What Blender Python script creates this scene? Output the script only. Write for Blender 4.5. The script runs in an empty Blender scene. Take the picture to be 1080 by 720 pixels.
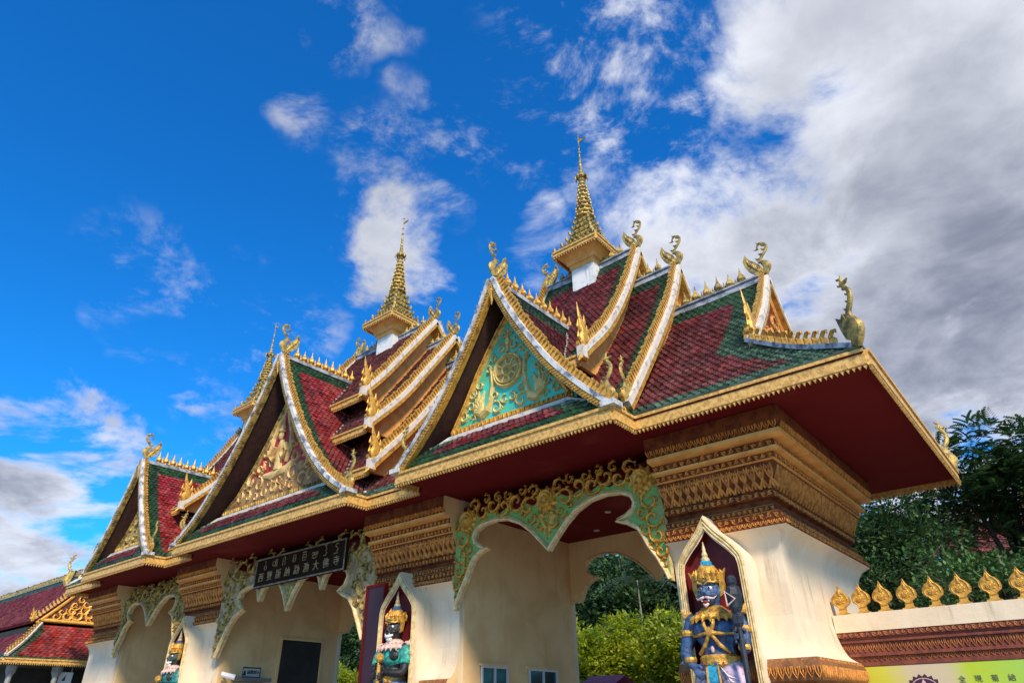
import bpy, bmesh, math, random
from mathutils import Vector, Matrix
import numpy as np
R = math.radians
random.seed(7)
S = bpy.context.scene
COL = S.collection

# ------------------------------------------------------------------ camera
f, yaw, pit, roll = 689.48, R(39.12), R(29.85), R(-0.838)
cy, sy, cp, sp = math.cos(yaw), math.sin(yaw), math.cos(pit), math.sin(pit)
FW = Vector((-sy*cp, cy*cp, sp)); RT0 = Vector((cy, sy, 0)); UP0 = RT0.cross(FW)
RT = RT0*math.cos(roll)+UP0*math.sin(roll); UP = -RT0*math.sin(roll)+UP0*math.cos(roll)
cam = bpy.data.cameras.new('camera'); cam.sensor_width = 36; cam.lens = f/1080*36; cam.clip_end = 2000
co = bpy.data.objects.new('camera', cam); COL.objects.link(co)
co.matrix_world = Matrix(((RT.x, UP.x, -FW.x, 0), (RT.y, UP.y, -FW.y, 0), (RT.z, UP.z, -FW.z, 1.6), (0, 0, 0, 1)))
S.camera = co

def pixdir(px, py):
    return (RT*(px-540)-UP*(py-360)+FW*f).normalized()

# ------------------------------------------------------------------ sun
SUNV = Vector((0.80, -0.60, 0)).normalized()*math.cos(R(40))+Vector((0, 0, math.sin(R(40))))
sl = bpy.data.lights.new('sun', 'SUN'); sl.energy = 4.2; sl.angle = R(8); sl.color = (1, .85, .66)
so = bpy.data.objects.new('sun', sl); COL.objects.link(so)
so.rotation_euler = SUNV.to_track_quat('Z', 'Y').to_euler(); so.location = SUNV*60
# ------------------------------------------------------------------ world
W = bpy.data.worlds.new('World'); S.world = W; W.use_nodes = True
nt = W.node_tree; nt.nodes.clear()
class N:
    """tiny node helper"""
    def __init__(s, nt): s.nt = nt
    def n(s, t, **k):
        o = s.nt.nodes.new(t)
        for a, b in k.items(): setattr(o, a, b)
        return o
    def put(s, i, v):
        if v is None: return
        if isinstance(v, bpy.types.NodeSocket): s.nt.links.new(v, i)
        else: i.default_value = v
    def m(s, op, a, b=None, c=None, clamp=False):
        o = s.n('ShaderNodeMath', operation=op, use_clamp=clamp)
        for i, v in enumerate((a, b, c)): s.put(o.inputs[i], v)
        return o.outputs[0]
    def vm(s, op, a, b=None, out=0):
        o = s.n('ShaderNodeVectorMath', operation=op)
        s.put(o.inputs[0], a); s.put(o.inputs[1], b)
        return o.outputs[out]
    def mr(s, v, a, b, c=0, d=1, smooth=False):
        o = s.n('ShaderNodeMapRange'); o.interpolation_type = 'SMOOTHSTEP' if smooth else 'LINEAR'
        for i, x in enumerate((v, a, b, c, d)): s.put(o.inputs[i], x)
        return o.outputs[0]
    def mix(s, f, a, b, mode='MIX'):
        o = s.n('ShaderNodeMix', data_type='RGBA', blend_type=mode)
        s.put(o.inputs[0], f); s.put(o.inputs[6], a); s.put(o.inputs[7], b)
        return o.outputs[2]
    def noise(s, vec, scale, detail=4, rough=.55, dist=0):
        o = s.n('ShaderNodeTexNoise'); s.put(o.inputs['Vector'], vec)
        o.inputs['Scale'].default_value = scale; o.inputs['Detail'].default_value = detail
        o.inputs['Roughness'].default_value = rough; o.inputs['Distortion'].default_value = dist
        return o.outputs[0]
k = N(nt)
sky = k.n('ShaderNodeTexSky', sky_type='NISHITA'); sky.sun_disc = False
sky.sun_elevation = R(40); sky.sun_rotation = math.atan2(SUNV.x, SUNV.y)
sky.air_density = 1.0; sky.dust_density = .4; sky.ozone_density = 3.0
hs = k.n('ShaderNodeHueSaturation'); hs.inputs['Saturation'].default_value = 1.25; hs.inputs['Value'].default_value = 1.0; hs.inputs['Hue'].default_value = .497
nt.links.new(sky.outputs[0], hs.inputs['Color'])
skyb = k.mix(1.0, hs.outputs[0], (.22, 1.20, 1.82, 1), 'MULTIPLY')
tc = k.n('ShaderNodeTexCoord'); D = k.vm('NORMALIZE', tc.outputs['Generated'])
sep = k.n('ShaderNodeSeparateXYZ'); nt.links.new(D, sep.inputs[0])
den = k.m('ADD', k.m('MAXIMUM', sep.outputs[2], 0.0), .22)
cx = k.n('ShaderNodeCombineXYZ'); k.put(cx.inputs[0], k.m('DIVIDE', sep.outputs[0], den)); k.put(cx.inputs[1], k.m('DIVIDE', sep.outputs[1], den))
Pn = cx.outputs[0]
nz = k.noise(Pn, 3.0, 10, .62, .35)
nz2 = k.noise(Pn, 1.2, 5, .5, .2)
nfine = k.noise(Pn, 7.0, 6, .6, .3)
# cloud masses: (pixel x, y of the bearing, angular radius in deg, weight)
BL = [(1060, 60, 24, .72), (960, 200, 19, .72), (1060, 330, 22, .78), (830, 250, 15, .60), (1000, 430, 14, .6), (690, 215, 7, .36), (900, 400, 14, .6), (760, 330, 10, .45),
      (442, 105, 2.6, .26), (440, 262, 6.0, .35), (572, 262, 6.0, .38), (640, 190, 5, .20), (328, 126, 2.0, .22),
      (-10, 600, 11, .62), (110, 565, 8, .50), (215, 460, 4, .18), (50, 500, 7, .34), (-80, 540, 10, .5)]
nzc = k.n('ShaderNodeTexNoise'); k.put(nzc.inputs['Vector'], Pn); nzc.inputs['Scale'].default_value = 2.6; nzc.inputs['Detail'].default_value = 5
nzd = k.n('ShaderNodeTexNoise'); k.put(nzd.inputs['Vector'], Pn); nzd.inputs['Scale'].default_value = 8; nzd.inputs['Detail'].default_value = 4
wv = k.vm('MULTIPLY', k.vm('SUBTRACT', nzc.outputs[1], (.5, .5, .5)), (.34, .34, .34)); wv2 = k.vm('MULTIPLY', k.vm('SUBTRACT', nzd.outputs[1], (.5, .5, .5)), (.12, .12, .12))
DW = k.vm('NORMALIZE', k.vm('ADD', D, k.vm('ADD', wv, wv2)))
acc = None
for (px, py, rad, w) in BL:
    d = pixdir(px, py)
    dt = k.vm('DOT_PRODUCT', DW, tuple(d), out=1)
    v = k.mr(dt, math.cos(R(rad*1.1)), 1.0, 0, w, False)
    acc = v if acc is None else k.m('MAXIMUM', acc, v)
# clouds all round the rest of the sky, where the photograph does not look
away = k.mr(k.vm('DOT_PRODUCT', D, tuple(FW), out=1), .60, .30, 0, .30, True)
acc = k.m('MAXIMUM', acc, away)
dens = k.m('ADD', k.m('ADD', k.m('MULTIPLY', k.m('SUBTRACT', nz, .5), 1.7), k.m('MULTIPLY', k.m('SUBTRACT', nz2, .5), .8)), k.m('ADD', acc, .5))
WI = [(640, 60, 13, 1.0), (800, 90, 9, .9), (385, 20, 4, .9), (415, 185, 5, .8), (190, 320, 5, .42), (320, 345, 5, .62), (225, 450, 5, .4), (500, 150, 7, .6), (900, 60, 12, .9), (600, 250, 7, .6), (330, 125, 3, .8), (720, 130, 8, 1.0)]
wm = None
for (px, py, rad, w) in WI:
    v = k.mr(k.vm('DOT_PRODUCT', DW, tuple(pixdir(px, py)), out=1), math.cos(R(rad*1.15)), math.cos(R(rad*.3)), 0, w, True); wm = v if wm is None else k.m('MAXIMUM', wm, v)
wn = k.m('ADD', k.m('MULTIPLY', k.noise(Pn, 4.6, 12, .68, .35), .72), k.m('MULTIPLY', k.noise(Pn, 13, 6, .6, .5), .28))
wisp = k.m('MULTIPLY', k.mr(wn, .49, .66, 0, .95, True), wm)
clear = k.mr(k.vm('DOT_PRODUCT', D, tuple(pixdir(60, 130)), out=1), math.cos(R(20)), math.cos(R(9)), 0, .35, True)
cov = k.m('MAXIMUM', k.mr(k.m('SUBTRACT', dens, clear), .73, 1.06, 0, 1, True), wisp)
shade = k.mr(k.m('ADD', k.m('MULTIPLY', nfine, .25), k.m('ADD', k.m('MULTIPLY', k.noise(Pn, 2.1, 6, .55, .4), .5), k.m('MULTIPLY', nz2, .45))), .50, .72, 0, 1, True)
east = k.vm('DOT_PRODUCT', D, tuple(pixdir(1080, 470)), out=1)
grey = k.mr(east, math.cos(R(36)), math.cos(R(8)), 0, 1.0, True)
west = k.vm('DOT_PRODUCT', D, tuple(pixdir(-40, 600)), out=1)
grey = k.m('MAXIMUM', grey, k.mr(west, math.cos(R(22)), math.cos(R(6)), 0, .85, True))
thick = k.mr(dens, .85, 1.25, 0, 1, True)
lit = k.m('SUBTRACT', k.m('SUBTRACT', 1.0, k.m('MULTIPLY', shade, .46)), k.m('MULTIPLY', k.m('MULTIPLY', thick, grey), .42))
cc = k.mix(lit, (1.0, 1.15, 1.75, 1), (7.4, 7.6, 8.2, 1))
skyc = k.mix(k.m('MULTIPLY', cov, .95), skyb, cc)
bg = k.n('ShaderNodeBackground'); bg.inputs[1].default_value = .108
nt.links.new(skyc, bg.inputs[0]); ow = k.n('ShaderNodeOutputWorld'); nt.links.new(bg.outputs[0], ow.inputs[0])
S.view_settings.view_transform = 'Standard'; S.view_settings.look = 'None'; S.view_settings.gamma = 1; S.view_settings.exposure = 0.28
S.view_settings.use_curve_mapping = False
S.cycles.use_denoising = True
S.cycles.max_bounces = 8; S.cycles.diffuse_bounces = 5; S.cycles.glossy_bounces = 3
try: S.cycles.denoiser = 'OPENIMAGEDENOISE'
except Exception: pass

# ------------------------------------------------------------------ materials
MATS = {}
def mat(name, col, col2=None, scale=4, rough=.6, metal=0, bump=0, bscale=30, det=5, lo=.4, hi=.62, voro=None, spec=.5, coat=0, extra=None, uvrand=0, trans=0, streak=None):
    if name in MATS: return MATS[name]
    M = bpy.data.materials.new(name); M.use_nodes = True
    q = N(M.node_tree); M.node_tree.nodes.clear()
    out = q.n('ShaderNodeOutputMaterial'); b = q.n('ShaderNodeBsdfPrincipled'); M.node_tree.links.new(b.outputs[0], out.inputs[0])
    t = q.n('ShaderNodeTexCoord'); V = t.outputs['Object']
    c4 = tuple(col)+(1,)
    c = c4
    if col2 is not None:
        fac = q.mr(q.noise(V, scale, det, .6, .3), lo, hi, 0, 1, True)
        c = q.mix(fac, c4, tuple(col2)+(1,))
    if voro:                                        # carved look: recesses of another colour
        vs, vc, vlo, vhi = voro
        vn = q.n('ShaderNodeTexVoronoi', feature='SMOOTH_F1'); q.put(vn.inputs['Vector'], V); vn.inputs['Scale'].default_value = vs
        vf = q.mr(vn.outputs[0], vlo, vhi, 0, 1, True)
        c = q.mix(vf, c, tuple(vc)+(1,))
    if streak:                                      # grime that has run down the face
        sc_, amt, scol = streak
        mp = q.n('ShaderNodeMapping'); q.put(mp.inputs[0], V); mp.inputs['Scale'].default_value = (sc_, sc_, sc_*.09)
        g1 = q.mr(q.noise(mp.outputs[0], 1.0, 6, .65, .2), .50, .74, 0, amt, True); g2 = q.noise(V, sc_*.25, 3, .5)
        c = q.mix(q.m('MULTIPLY', g1, q.mr(g2, .4, .65, .15, 1)), c, tuple(scol)+(1,))
    if uvrand:
        u = q.n('ShaderNodeUVMap'); u.uv_map = 'rnd'
        s2 = q.n('ShaderNodeSeparateXYZ'); q.put(s2.inputs[0], u.outputs[0])
        h = q.n('ShaderNodeHueSaturation')
        q.put(h.inputs['Color'], c)
        q.put(h.inputs['Value'], q.mr(s2.outputs[0], 0, 1, 1-uvrand, 1+uvrand)); q.put(h.inputs['Saturation'], q.mr(s2.outputs[1], 0, 1, 1-uvrand*.4, 1.05))
        c = h.outputs[0]
    q.put(b.inputs['Base Color'], c)
    b.inputs['Roughness'].default_value = rough; b.inputs['Metallic'].default_value = metal
    b.inputs['Specular IOR Level'].default_value = spec
    if coat: b.inputs['Coat Weight'].default_value = coat; b.inputs['Coat Roughness'].default_value = .15
    if bump:
        hgt = q.noise(V, bscale, 5, .6)
        if voro: hgt = q.m('SUBTRACT', q.m('MULTIPLY', hgt, .4), q.m('MULTIPLY', vf, 1.2))
        bm = q.n('ShaderNodeBump'); bm.inputs['Strength'].default_value = bump; bm.inputs['Distance'].default_value = .03
        q.put(bm.inputs['Height'], hgt); q.put(b.inputs['Normal'], bm.outputs[0])
    if trans:
        tr = q.n('ShaderNodeBsdfTranslucent'); q.put(tr.inputs[0], c); mx = q.n('ShaderNodeMixShader'); mx.inputs[0].default_value = trans
        M.node_tree.links.new(b.outputs[0], mx.inputs[1]); M.node_tree.links.new(tr.outputs[0], mx.inputs[2]); M.node_tree.links.new(mx.outputs[0], out.inputs[0])
    MATS[name] = M
    return M
cream = mat('cream_plaster', (.80, .66, .47), (.72, .56, .37), 1.1, .78, bump=.2, bscale=14, lo=.35, hi=.75, streak=(5, .8, (.36, .27, .17)))
tan = mat('tan_plaster', (.82, .56, .27), (.73, .47, .21), .9, .8, bump=.15, bscale=10, streak=(4, .4, (.42, .28, .15)))
gold = mat('gold_paint', (.74, .40, .065), (.34, .17, .03), 9, .38, .35, .45, 40, lo=.42, hi=.68)
goldold = mat('weathered_gold', (.56, .38, .09), (.16, .12, .045), 6, .45, .35, .5, 45)
goldbright = mat('fascia_gold', (.78, .47, .13), (.50, .27, .06), 12, .55, .05, .5, 50)
goldpale = mat('pale_gold', (.78, .62, .33), (.60, .42, .17), 8, .55, .1, .4, 40)
orange = mat('orange_paint', (.84, .43, .11), (.70, .32, .07), 3, .6, bump=.1)
carve = mat('carved_terracotta', (.34, .14, .04), (.22, .08, .025), 9, .6, .1, .6, 60)
carvegold = mat('carved_gold', (.76, .31, .05), (.46, .16, .028), 8, .5, .2, .7, 50)
carvebg = mat('carving_recess', (.20, .055, .014), (.11, .025, .009), 5, .8, spec=.2)
greybrown = mat('carved_greybrown', (.44, .27, .14), (.28, .16, .08), 9, .7, bump=.7, bscale=60, voro=(15, (.09, .04, .02), .30, .46))
wallred = mat('wall_moulding_red', (.24, .055, .025), (.15, .03, .018), 7, .6, .05, .5, 60)
wallcarve = mat('wall_carving', (.46, .17, .05), (.34, .11, .035), 7, .55, .1, .5, 60)
white = mat('white_limed_board', (.64, .63, .61), (.11, .135, .185), 3.6, .7, bump=.4, bscale=25, lo=.42, hi=.66, streak=(7, .8, (.07, .08, .10)))
whitec = mat('white_clean_board', (.68, .62, .54), (.26, .26, .28), 5, .7, bump=.3, bscale=25, lo=.48, hi=.72, streak=(7, .7, (.14, .13, .13)))
stone = mat('ridge_cement', (.40, .42, .46), (.14, .16, .19), 3.5, .8, bump=.4, bscale=20)
vsoff = mat('verge_soffit', (.055, .018, .012), (.035, .010, .008), 5, .7, bump=.5, bscale=30)
maroon = mat('maroon_soffit', (.125, .006, .007), (.19, .028, .024), .55, .78, bump=.1, bscale=5, spec=.12, lo=.50, hi=.78)
darkpanel = mat('maroon_board', (.045, .008, .013), (.034, .006, .010), 1, .5)
nichered = mat('niche_red', (.20, .012, .012), (.12, .006, .006), 3, .6)
TR = mat('red_tile', (.30, .022, .020), (.20, .014, .016), 1.6, .34, uvrand=.34, spec=.55)
EDR = mat('red_tile_edge', (.32, .10, .085), (.15, .035, .03), 3, .6, uvrand=.4)  # red and green clay rims paled so their colour carries the lip highlights
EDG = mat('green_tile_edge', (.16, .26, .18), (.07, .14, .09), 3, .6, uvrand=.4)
TG = mat('green_tile', (.020, .062, .018), (.013, .036, .012), 1.4, .38, uvrand=.4, spec=.35)
TM = mat('dark_red_tile', (.165, .013, .017), (.070, .010, .014), 1.0, .40, uvrand=.42, spec=.35, streak=(3, .6, (.045, .03, .03)))  # darker red with grime streaks, on the main roof, tiers and nearest porch
TP = mat('plum_tile', (.19, .018, .018), (.12, .012, .014), 1.2, .6, uvrand=.3, spec=.2)
teal = mat('turquoise_ground', (.05, .60, .48), (.10, .46, .26), 2.0, .5, bump=.3, bscale=30, lo=.42, hi=.60)
green = mat('bright_green_ground', (.16, .42, .10), (.24, .28, .08), 3, .6)
dgreen = mat('dark_green_ground', (.03, .10, .055), (.02, .05, .03), 4, .6)
redbg = mat('pediment_red', (.45, .02, .03), (.26, .02, .02), 3, .6)
buff = mat('pediment_buff', (.70, .50, .20), (.46, .27, .08), 3.5, .6, .05, .4, 30)
olive = mat('pediment_olive', (.42, .34, .14), (.22, .20, .08), 4, .6, bump=.5, bscale=30)
glass = mat('window_glass', (.02, .03, .035), rough=.08, spec=.6)
alu = mat('aluminium_frame', (.62, .62, .62), rough=.4, metal=.3)
dark = mat('dark_interior', (.018, .016, .012), (.03, .026, .02), 2, .8)

# ------------------------------------------------------------------ mesh builder
def V3(*a): return Vector(a)
class MB:
    def __init__(s): s.v = []; s.f = []; s.m = []; s.r = []; s.hasr = False
    def add(s, vs, fs, m=0, r=None):
        o = len(s.v); s.v += [tuple(x) for x in vs]
        for q in fs: s.f.append(tuple(i+o for i in q)); s.m.append(m); s.r.append(r)
        if r is not None: s.hasr = True
    def box(s, x0, x1, y0, y1, z0, z1, m=0):
        s.add([(x0, y0, z0), (x1, y0, z0), (x1, y1, z0), (x0, y1, z0), (x0, y0, z1), (x1, y0, z1), (x1, y1, z1), (x0, y1, z1)],
              [(0, 3, 2, 1), (4, 5, 6, 7), (0, 1, 5, 4), (1, 2, 6, 5), (2, 3, 7, 6), (3, 0, 4, 7)], m)
    def prism(s, poly, O, U, Vv, Nn, t0, t1, m=0, mside=None):
        """2D polygon in frame (O,U,V) extruded along Nn from t0 to t1"""
        O, U, Vv, Nn = Vector(O), Vector(U), Vector(Vv), Vector(Nn); n = len(poly)
        a = [O+U*p[0]+Vv*p[1]+Nn*t1 for p in poly]; b = [O+U*p[0]+Vv*p[1]+Nn*t0 for p in poly]
        s.add(a+b, [tuple(range(n)), tuple(range(2*n-1, n-1, -1))], m)
        s.add(a+b, [(i, i+n, (i+1) % n+n, (i+1) % n) for i in range(n)], m if mside is None else mside)
    def strip(s, rows, closed=False, m=0, capped=False):
        """grid of rows of points"""
        n = len(rows[0]); vs = [p for r in rows for p in r]; fs = []
        for i in range(len(rows)-1):
            for j in range(n if closed else n-1):
                fs.append((i*n+j, i*n+(j+1) % n, (i+1)*n+(j+1) % n, (i+1)*n+j))
        if capped: fs.append(tuple(range(n-1, -1, -1))); fs.append(tuple(range((len(rows)-1)*n, len(rows)*n)))
        s.add(vs, fs, m)
    def tube(s, pts, rad, n=8, m=0, flat=1.0, ref=None):
        pts = [Vector(p) for p in pts]
        if not hasattr(rad, '__len__'): rad = [rad]*len(pts)
        rows = []; ref = Vector(ref) if ref else None; pu = None
        for i, p in enumerate(pts):
            t = (pts[min(i+1, len(pts)-1)]-pts[max(i-1, 0)]).normalized()
            if pu is None:
                a = ref if ref else (Vector((0, 0, 1)) if abs(t.z) < .8 else Vector((1, 0, 0)))
            else: a = pu
            u = (a-t*a.dot(t)).normalized(); w = t.cross(u); pu = u
            rows.append([p+(u*math.cos(2*math.pi*j/n)+w*math.sin(2*math.pi*j/n)*flat)*rad[i] for j in range(n)])
        s.strip(rows, True, m, True)
    def lathe(s, prof, c, n=12, m=0, sq=0, rot=0):
        """prof of (r,z); sq=1 makes it square in plan"""
        rows = []
        for r, z in prof:
            row = []
            for j in range(n):
                a = 2*math.pi*j/n+rot; x, y = math.cos(a), math.sin(a)
                if sq: q = max(abs(x), abs(y)); kf = 1/q; x, y = x*(kf*sq+1-sq), y*(kf*sq+1-sq)
                row.append((c[0]+x*r, c[1]+y*r, c[2]+z))
            rows.append(row)
        s.strip(rows, True, m, True)
    def ball(s, c, r, n=10, m=0, mat3=None):
        r = r if hasattr(r, '__len__') else (r, r, r); rows = []
        for i in range(n//2+1):
            ph = math.pi*i/(n//2); rr = max(math.sin(ph), .02)
            rows.append([Vector((rr*math.cos(2*math.pi*j/n)*r[0], rr*math.sin(2*math.pi*j/n)*r[1], -math.cos(ph)*r[2])) for j in range(n)])
        rows = [[(mat3 @ p if mat3 else p)+Vector(c) for p in row] for row in rows]
        s.strip(rows, True, m, True)
    def ribbon(s, pts, w, h, O, U, Vv, Nn, m=0, base=0):
        """raised moulding stroke along a 2D path on a face"""
        O, U, Vv, Nn = Vector(O), Vector(U), Vector(Vv), Vector(Nn); n = len(pts); rows = []
        for i, p in enumerate(pts):
            a, b = pts[max(i-1, 0)], pts[min(i+1, n-1)]
            tx, ty = b[0]-a[0], b[1]-a[1]; L = math.hypot(tx, ty) or 1; nx, ny = -ty/L, tx/L
            ww = w[i] if hasattr(w, '__len__') else w; row = []
            for (q, hh) in ((-1, 0), (-.55, .8), (0, 1), (.55, .8), (1, 0)):
                hq = hh*h*min(1, ww/(max(w) if hasattr(w, '__len__') else w)+.2)
                row.append(O+U*(p[0]+nx*ww*q)+Vv*(p[1]+ny*ww*q)+Nn*(base+hq))
            rows.append(row)
        s.strip(rows, True, m, True)
    def inst(s, o, M, moff=0):
        s.add([M @ Vector(p) for p in o.v], [], 0)
        b = len(s.v)-len(o.v)
        for q, mm, r in zip(o.f, o.m, o.r): s.f.append(tuple(i+b for i in q)); s.m.append(mm+moff); s.r.append(r)
        s.hasr = s.hasr or o.hasr
    def mesh(s, name, mats, org=(0, 0, 0), smooth=False):
        me = bpy.data.meshes.new(name)
        ox, oy, oz = org
        me.from_pydata([(a-ox, b-oy, c-oz) for a, b, c in s.v], [], s.f)
        for mm in (mats if isinstance(mats, (list, tuple)) else [mats]): me.materials.append(mm)
        me.polygons.foreach_set('material_index', s.m)
        if smooth: me.polygons.foreach_set('use_smooth', [True]*len(s.f))
        if s.hasr:
            uv = me.uv_layers.new(name='rnd'); arr = []
            for q, r in zip(s.f, s.r): arr += (list(r) if r else [.5, .5])*len(q)
            uv.data.foreach_set('uv', arr)
        if smooth == 'auto':
            me.set_sharp_from_angle(angle=R(38))
        me.validate(); return me

def thing(name, label, cat, loc=(0, 0, 0), group=None):
    o = bpy.data.objects.new(name, None); o.empty_display_size = .3; COL.objects.link(o); o.location = loc
    o['label'] = label; o['category'] = cat
    if group: o['group'] = group
    return o
def rootloc(o):
    while o.parent: o = o.parent
    return o.location
def part(name, mb, mats, parent, label=None, smooth=False, kind=None):
    o = bpy.data.objects.new(name, mb.mesh(name, mats, rootloc(parent), smooth)); COL.objects.link(o); o.parent = parent
    if label: o['label'] = label
    if kind: o['kind'] = kind
    return o
def single(name, mb, mats, label, cat, loc=(0, 0, 0), group=None, smooth=False, kind=None):
    o = bpy.data.objects.new(name, mb.mesh(name, mats, loc, smooth)); COL.objects.link(o); o.location = loc
    if kind: o['kind'] = kind
    if cat: o['label'] = label; o['category'] = cat
    if group: o['group'] = group
    return o
def share(name, me, parent, loc, rz=0, sc=1, label=None):
    """a part that shares mesh data modelled round its own foot"""
    o = bpy.data.objects.new(name, me); COL.objects.link(o); o.parent = parent
    o.location = Vector(loc)-Vector(rootloc(parent)); o.rotation_euler = (0, 0, rz); o.scale = (sc, sc, sc) if not hasattr(sc, '__len__') else sc
    if label: o['label'] = label
    return o

def crom(pts, n=6):
    """Catmull-Rom through points (any dimension)"""
    P = [np.array(p, float) for p in pts]; P = [2*P[0]-P[1]]+P+[2*P[-1]-P[-2]]; out = []
    for i in range(1, len(P)-2):
        for j in range(n):
            t = j/n; a, b, c, d = P[i-1:i+3]
            out.append(.5*((2*b)+(-a+c)*t+(2*a-5*b+4*c-d)*t*t+(-a+3*b-3*c+d)*t**3))
    out.append(P[-2]); return [tuple(float(x) for x in p) for p in out]
def resample(pts, step):
    P = np.array(pts, float); d = np.r_[0, np.cumsum(np.linalg.norm(np.diff(P, axis=0), axis=1))]
    n = max(2, int(round(d[-1]/step))+1); s = np.linspace(0, d[-1], n)
    return [tuple(float(np.interp(x, d, P[:, i])) for i in range(P.shape[1])) for x in s]
def spiral(c, r, turns=1.4, a0=0, cw=1, n=14, r1=.12):
    o = []
    for i in range(n):
        t = i/(n-1); a = a0+cw*turns*2*math.pi*t; rr = r*(1-t)+r*r1*t
        o.append((c[0]+rr*math.cos(a), c[1]+rr*math.sin(a)))
    return o
X, Y, Z = V3(1, 0, 0), V3(0, 1, 0), V3(0, 0, 1)

# ------------------------------------------------------------------ roof tiles
def tiles(mb, O, A, Dv, prof, u0, u1, tw=.17, ch=.135, lift=.036, colour=lambda u, s, L, a, b: 0):
    """A tiled slope. prof: (d,z) from the top down; A: unit along the ridge; Dv: unit horizontal downslope.
    u0,u1: functions of z (range of the surface along A)."""
    O, A, Dv = Vector(O), Vector(A), Vector(Dv)
    P = np.array(crom(prof, 8)); ds = np.r_[0, np.cumsum(np.linalg.norm(np.diff(P, axis=0), axis=1))]; L = ds[-1]
    nr = max(1, int(round(L/ch))); ch = L/nr
    def at(s):
        s = min(max(s, 0), L); d = np.interp(s, ds, P[:, 0]); z = np.interp(s, ds, P[:, 1])
        e = .02; d2 = np.interp(min(s+e, L), ds, P[:, 0])-np.interp(max(s-e, 0), ds, P[:, 0]); z2 = np.interp(min(s+e, L), ds, P[:, 1])-np.interp(max(s-e, 0), ds, P[:, 1])
        q = math.hypot(d2, z2) or 1
        return d, z, -z2/q, d2/q        # normal in (Dv,Z)
    vs, fs = mb.v, mb.f
    for r in range(nr):
        s0 = r*ch; d0, z0, nd0, nz0 = at(s0); dm, zm, ndm, nzm = at(s0+ch); dt, zt, ndt, nzt = at(s0+ch*1.42)
        ua, ub = u0(zm), u1(zm)
        if ub-ua < .03: continue
        kk = int(math.floor(ua/tw)); off = .5*tw*(r % 2)
        u = kk*tw-off; lift0 = lift*random.uniform(.85, 1.15)
        def pt(uu, d, z, nd, nz, h): q = O+A*uu+Dv*(d+nd*h)+Z*(z+nz*h); return (q.x, q.y, q.z)
        while u < ub:
            a, b = max(u, ua), min(u+tw, ub)
            lf = lift0*random.uniform(.6, 1.45)
            if b-a > .012:
                c = min(max(u+tw/2, a), b)
                fa, fb = (1-abs((a-(u+tw/2))/(tw/2))), (1-abs((b-(u+tw/2))/(tw/2)))
                o = len(vs)
                la = lambda fr: (dm+(dt-dm)*fr, zm+(zt-zm)*fr, ndm, nzm)
                A_, B_, C_ = la(fa), la(fb), la(1-abs((c-(u+tw/2))/(tw/2)))
                vs += [pt(a, d0, z0, nd0, nz0, 0), pt(c, d0, z0, nd0, nz0, 0.004), pt(b, d0, z0, nd0, nz0, 0),
                       pt(a, *A_, lf), pt(c, *C_, lf*1.25), pt(b, *B_, lf), pt(a, *A_, 0), pt(c, *C_, 0), pt(b, *B_, 0)]
                g = colour((a+b)/2, s0+ch/2, L, ua, ub); rr = (random.random(), random.random())
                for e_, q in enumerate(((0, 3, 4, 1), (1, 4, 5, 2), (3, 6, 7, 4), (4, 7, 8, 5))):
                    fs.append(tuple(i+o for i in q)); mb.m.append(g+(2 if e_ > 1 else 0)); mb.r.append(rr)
            u += tw
    mb.hasr = True
def bordered(top=.55, bot=.6, left=.55, right=.55):
    def g(u, s, L, a, b):
        return 1 if (s < top or s > L-bot or u-a < left or b-u < right) else 0
    return g
def slab(mb, O, A, Dv, prof, u0, u1, th=.12, m=0, n=8):
    """solid body under the tiles, so the roof has thickness and an underside"""
    O, A, Dv = Vector(O), Vector(A), Vector(Dv); P = crom(prof, 5); top = []; bot = []
    for d, z in P:
        a, b = u0(z), u1(z)
        if b < a: b = a
        top.append([O+A*a+Dv*d+Z*(z-.006), O+A*b+Dv*d+Z*(z-.006)]); bot.append([O+A*a+Dv*(d-.3*th)+Z*(z-th), O+A*b+Dv*(d-.3*th)+Z*(z-th)])
    rows = [[t[0], t[1], b[1], b[0]] for t, b in zip(top, bot)]
    mb.strip(rows, True, m, True)

# ------------------------------------------------------------------ sweeps & ornaments
def sweep(mb, path, nrm, a, b, t0, t1, m=0):
    """rectangle swept along a path lying in the plane with normal nrm; a..b across (up the in-plane normal), t0..t1 along nrm"""
    nrm = Vector(nrm); P = [Vector(p) for p in path]; rows = []
    for i, p in enumerate(P):
        t = (P[min(i+1, len(P)-1)]-P[max(i-1, 0)]).normalized(); w = nrm.cross(t).normalized()
        if w.z < 0: w = -w
        rows.append([p+w*a+nrm*t0, p+w*b+nrm*t0, p+w*b+nrm*t1, p+w*a+nrm*t1])
    mb.strip(rows, True, m, True)
FL = [(-.46, 0), (.46, 0), (.50, .25), (.34, .50), (.30, .72), (.50, 1.0), (.12, .95), (-.14, .74), (-.26, .48), (-.42, .25)]
def flames(mb, path, nrm, size, step, th=.05, m=0, base=0, lean=1, alt=False):
    """row of flame scales standing on a path"""
    nrm = Vector(nrm); P = resample([tuple(p) for p in path], step)
    for i in range(len(P)-1):
        p, q = Vector(P[i]), Vector(P[i+1]); t = (q-p).normalized(); w = nrm.cross(t).normalized()
        if w.z < 0: w = -w
        sz = size*(1 if (not alt or i % 2 == 0) else .6)*random.uniform(.84, 1.14)
        mb.prism(FL, (p+q)/2+w*base, t*lean*step*.84, w*sz, nrm, -th/2, th/2, m)
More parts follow.
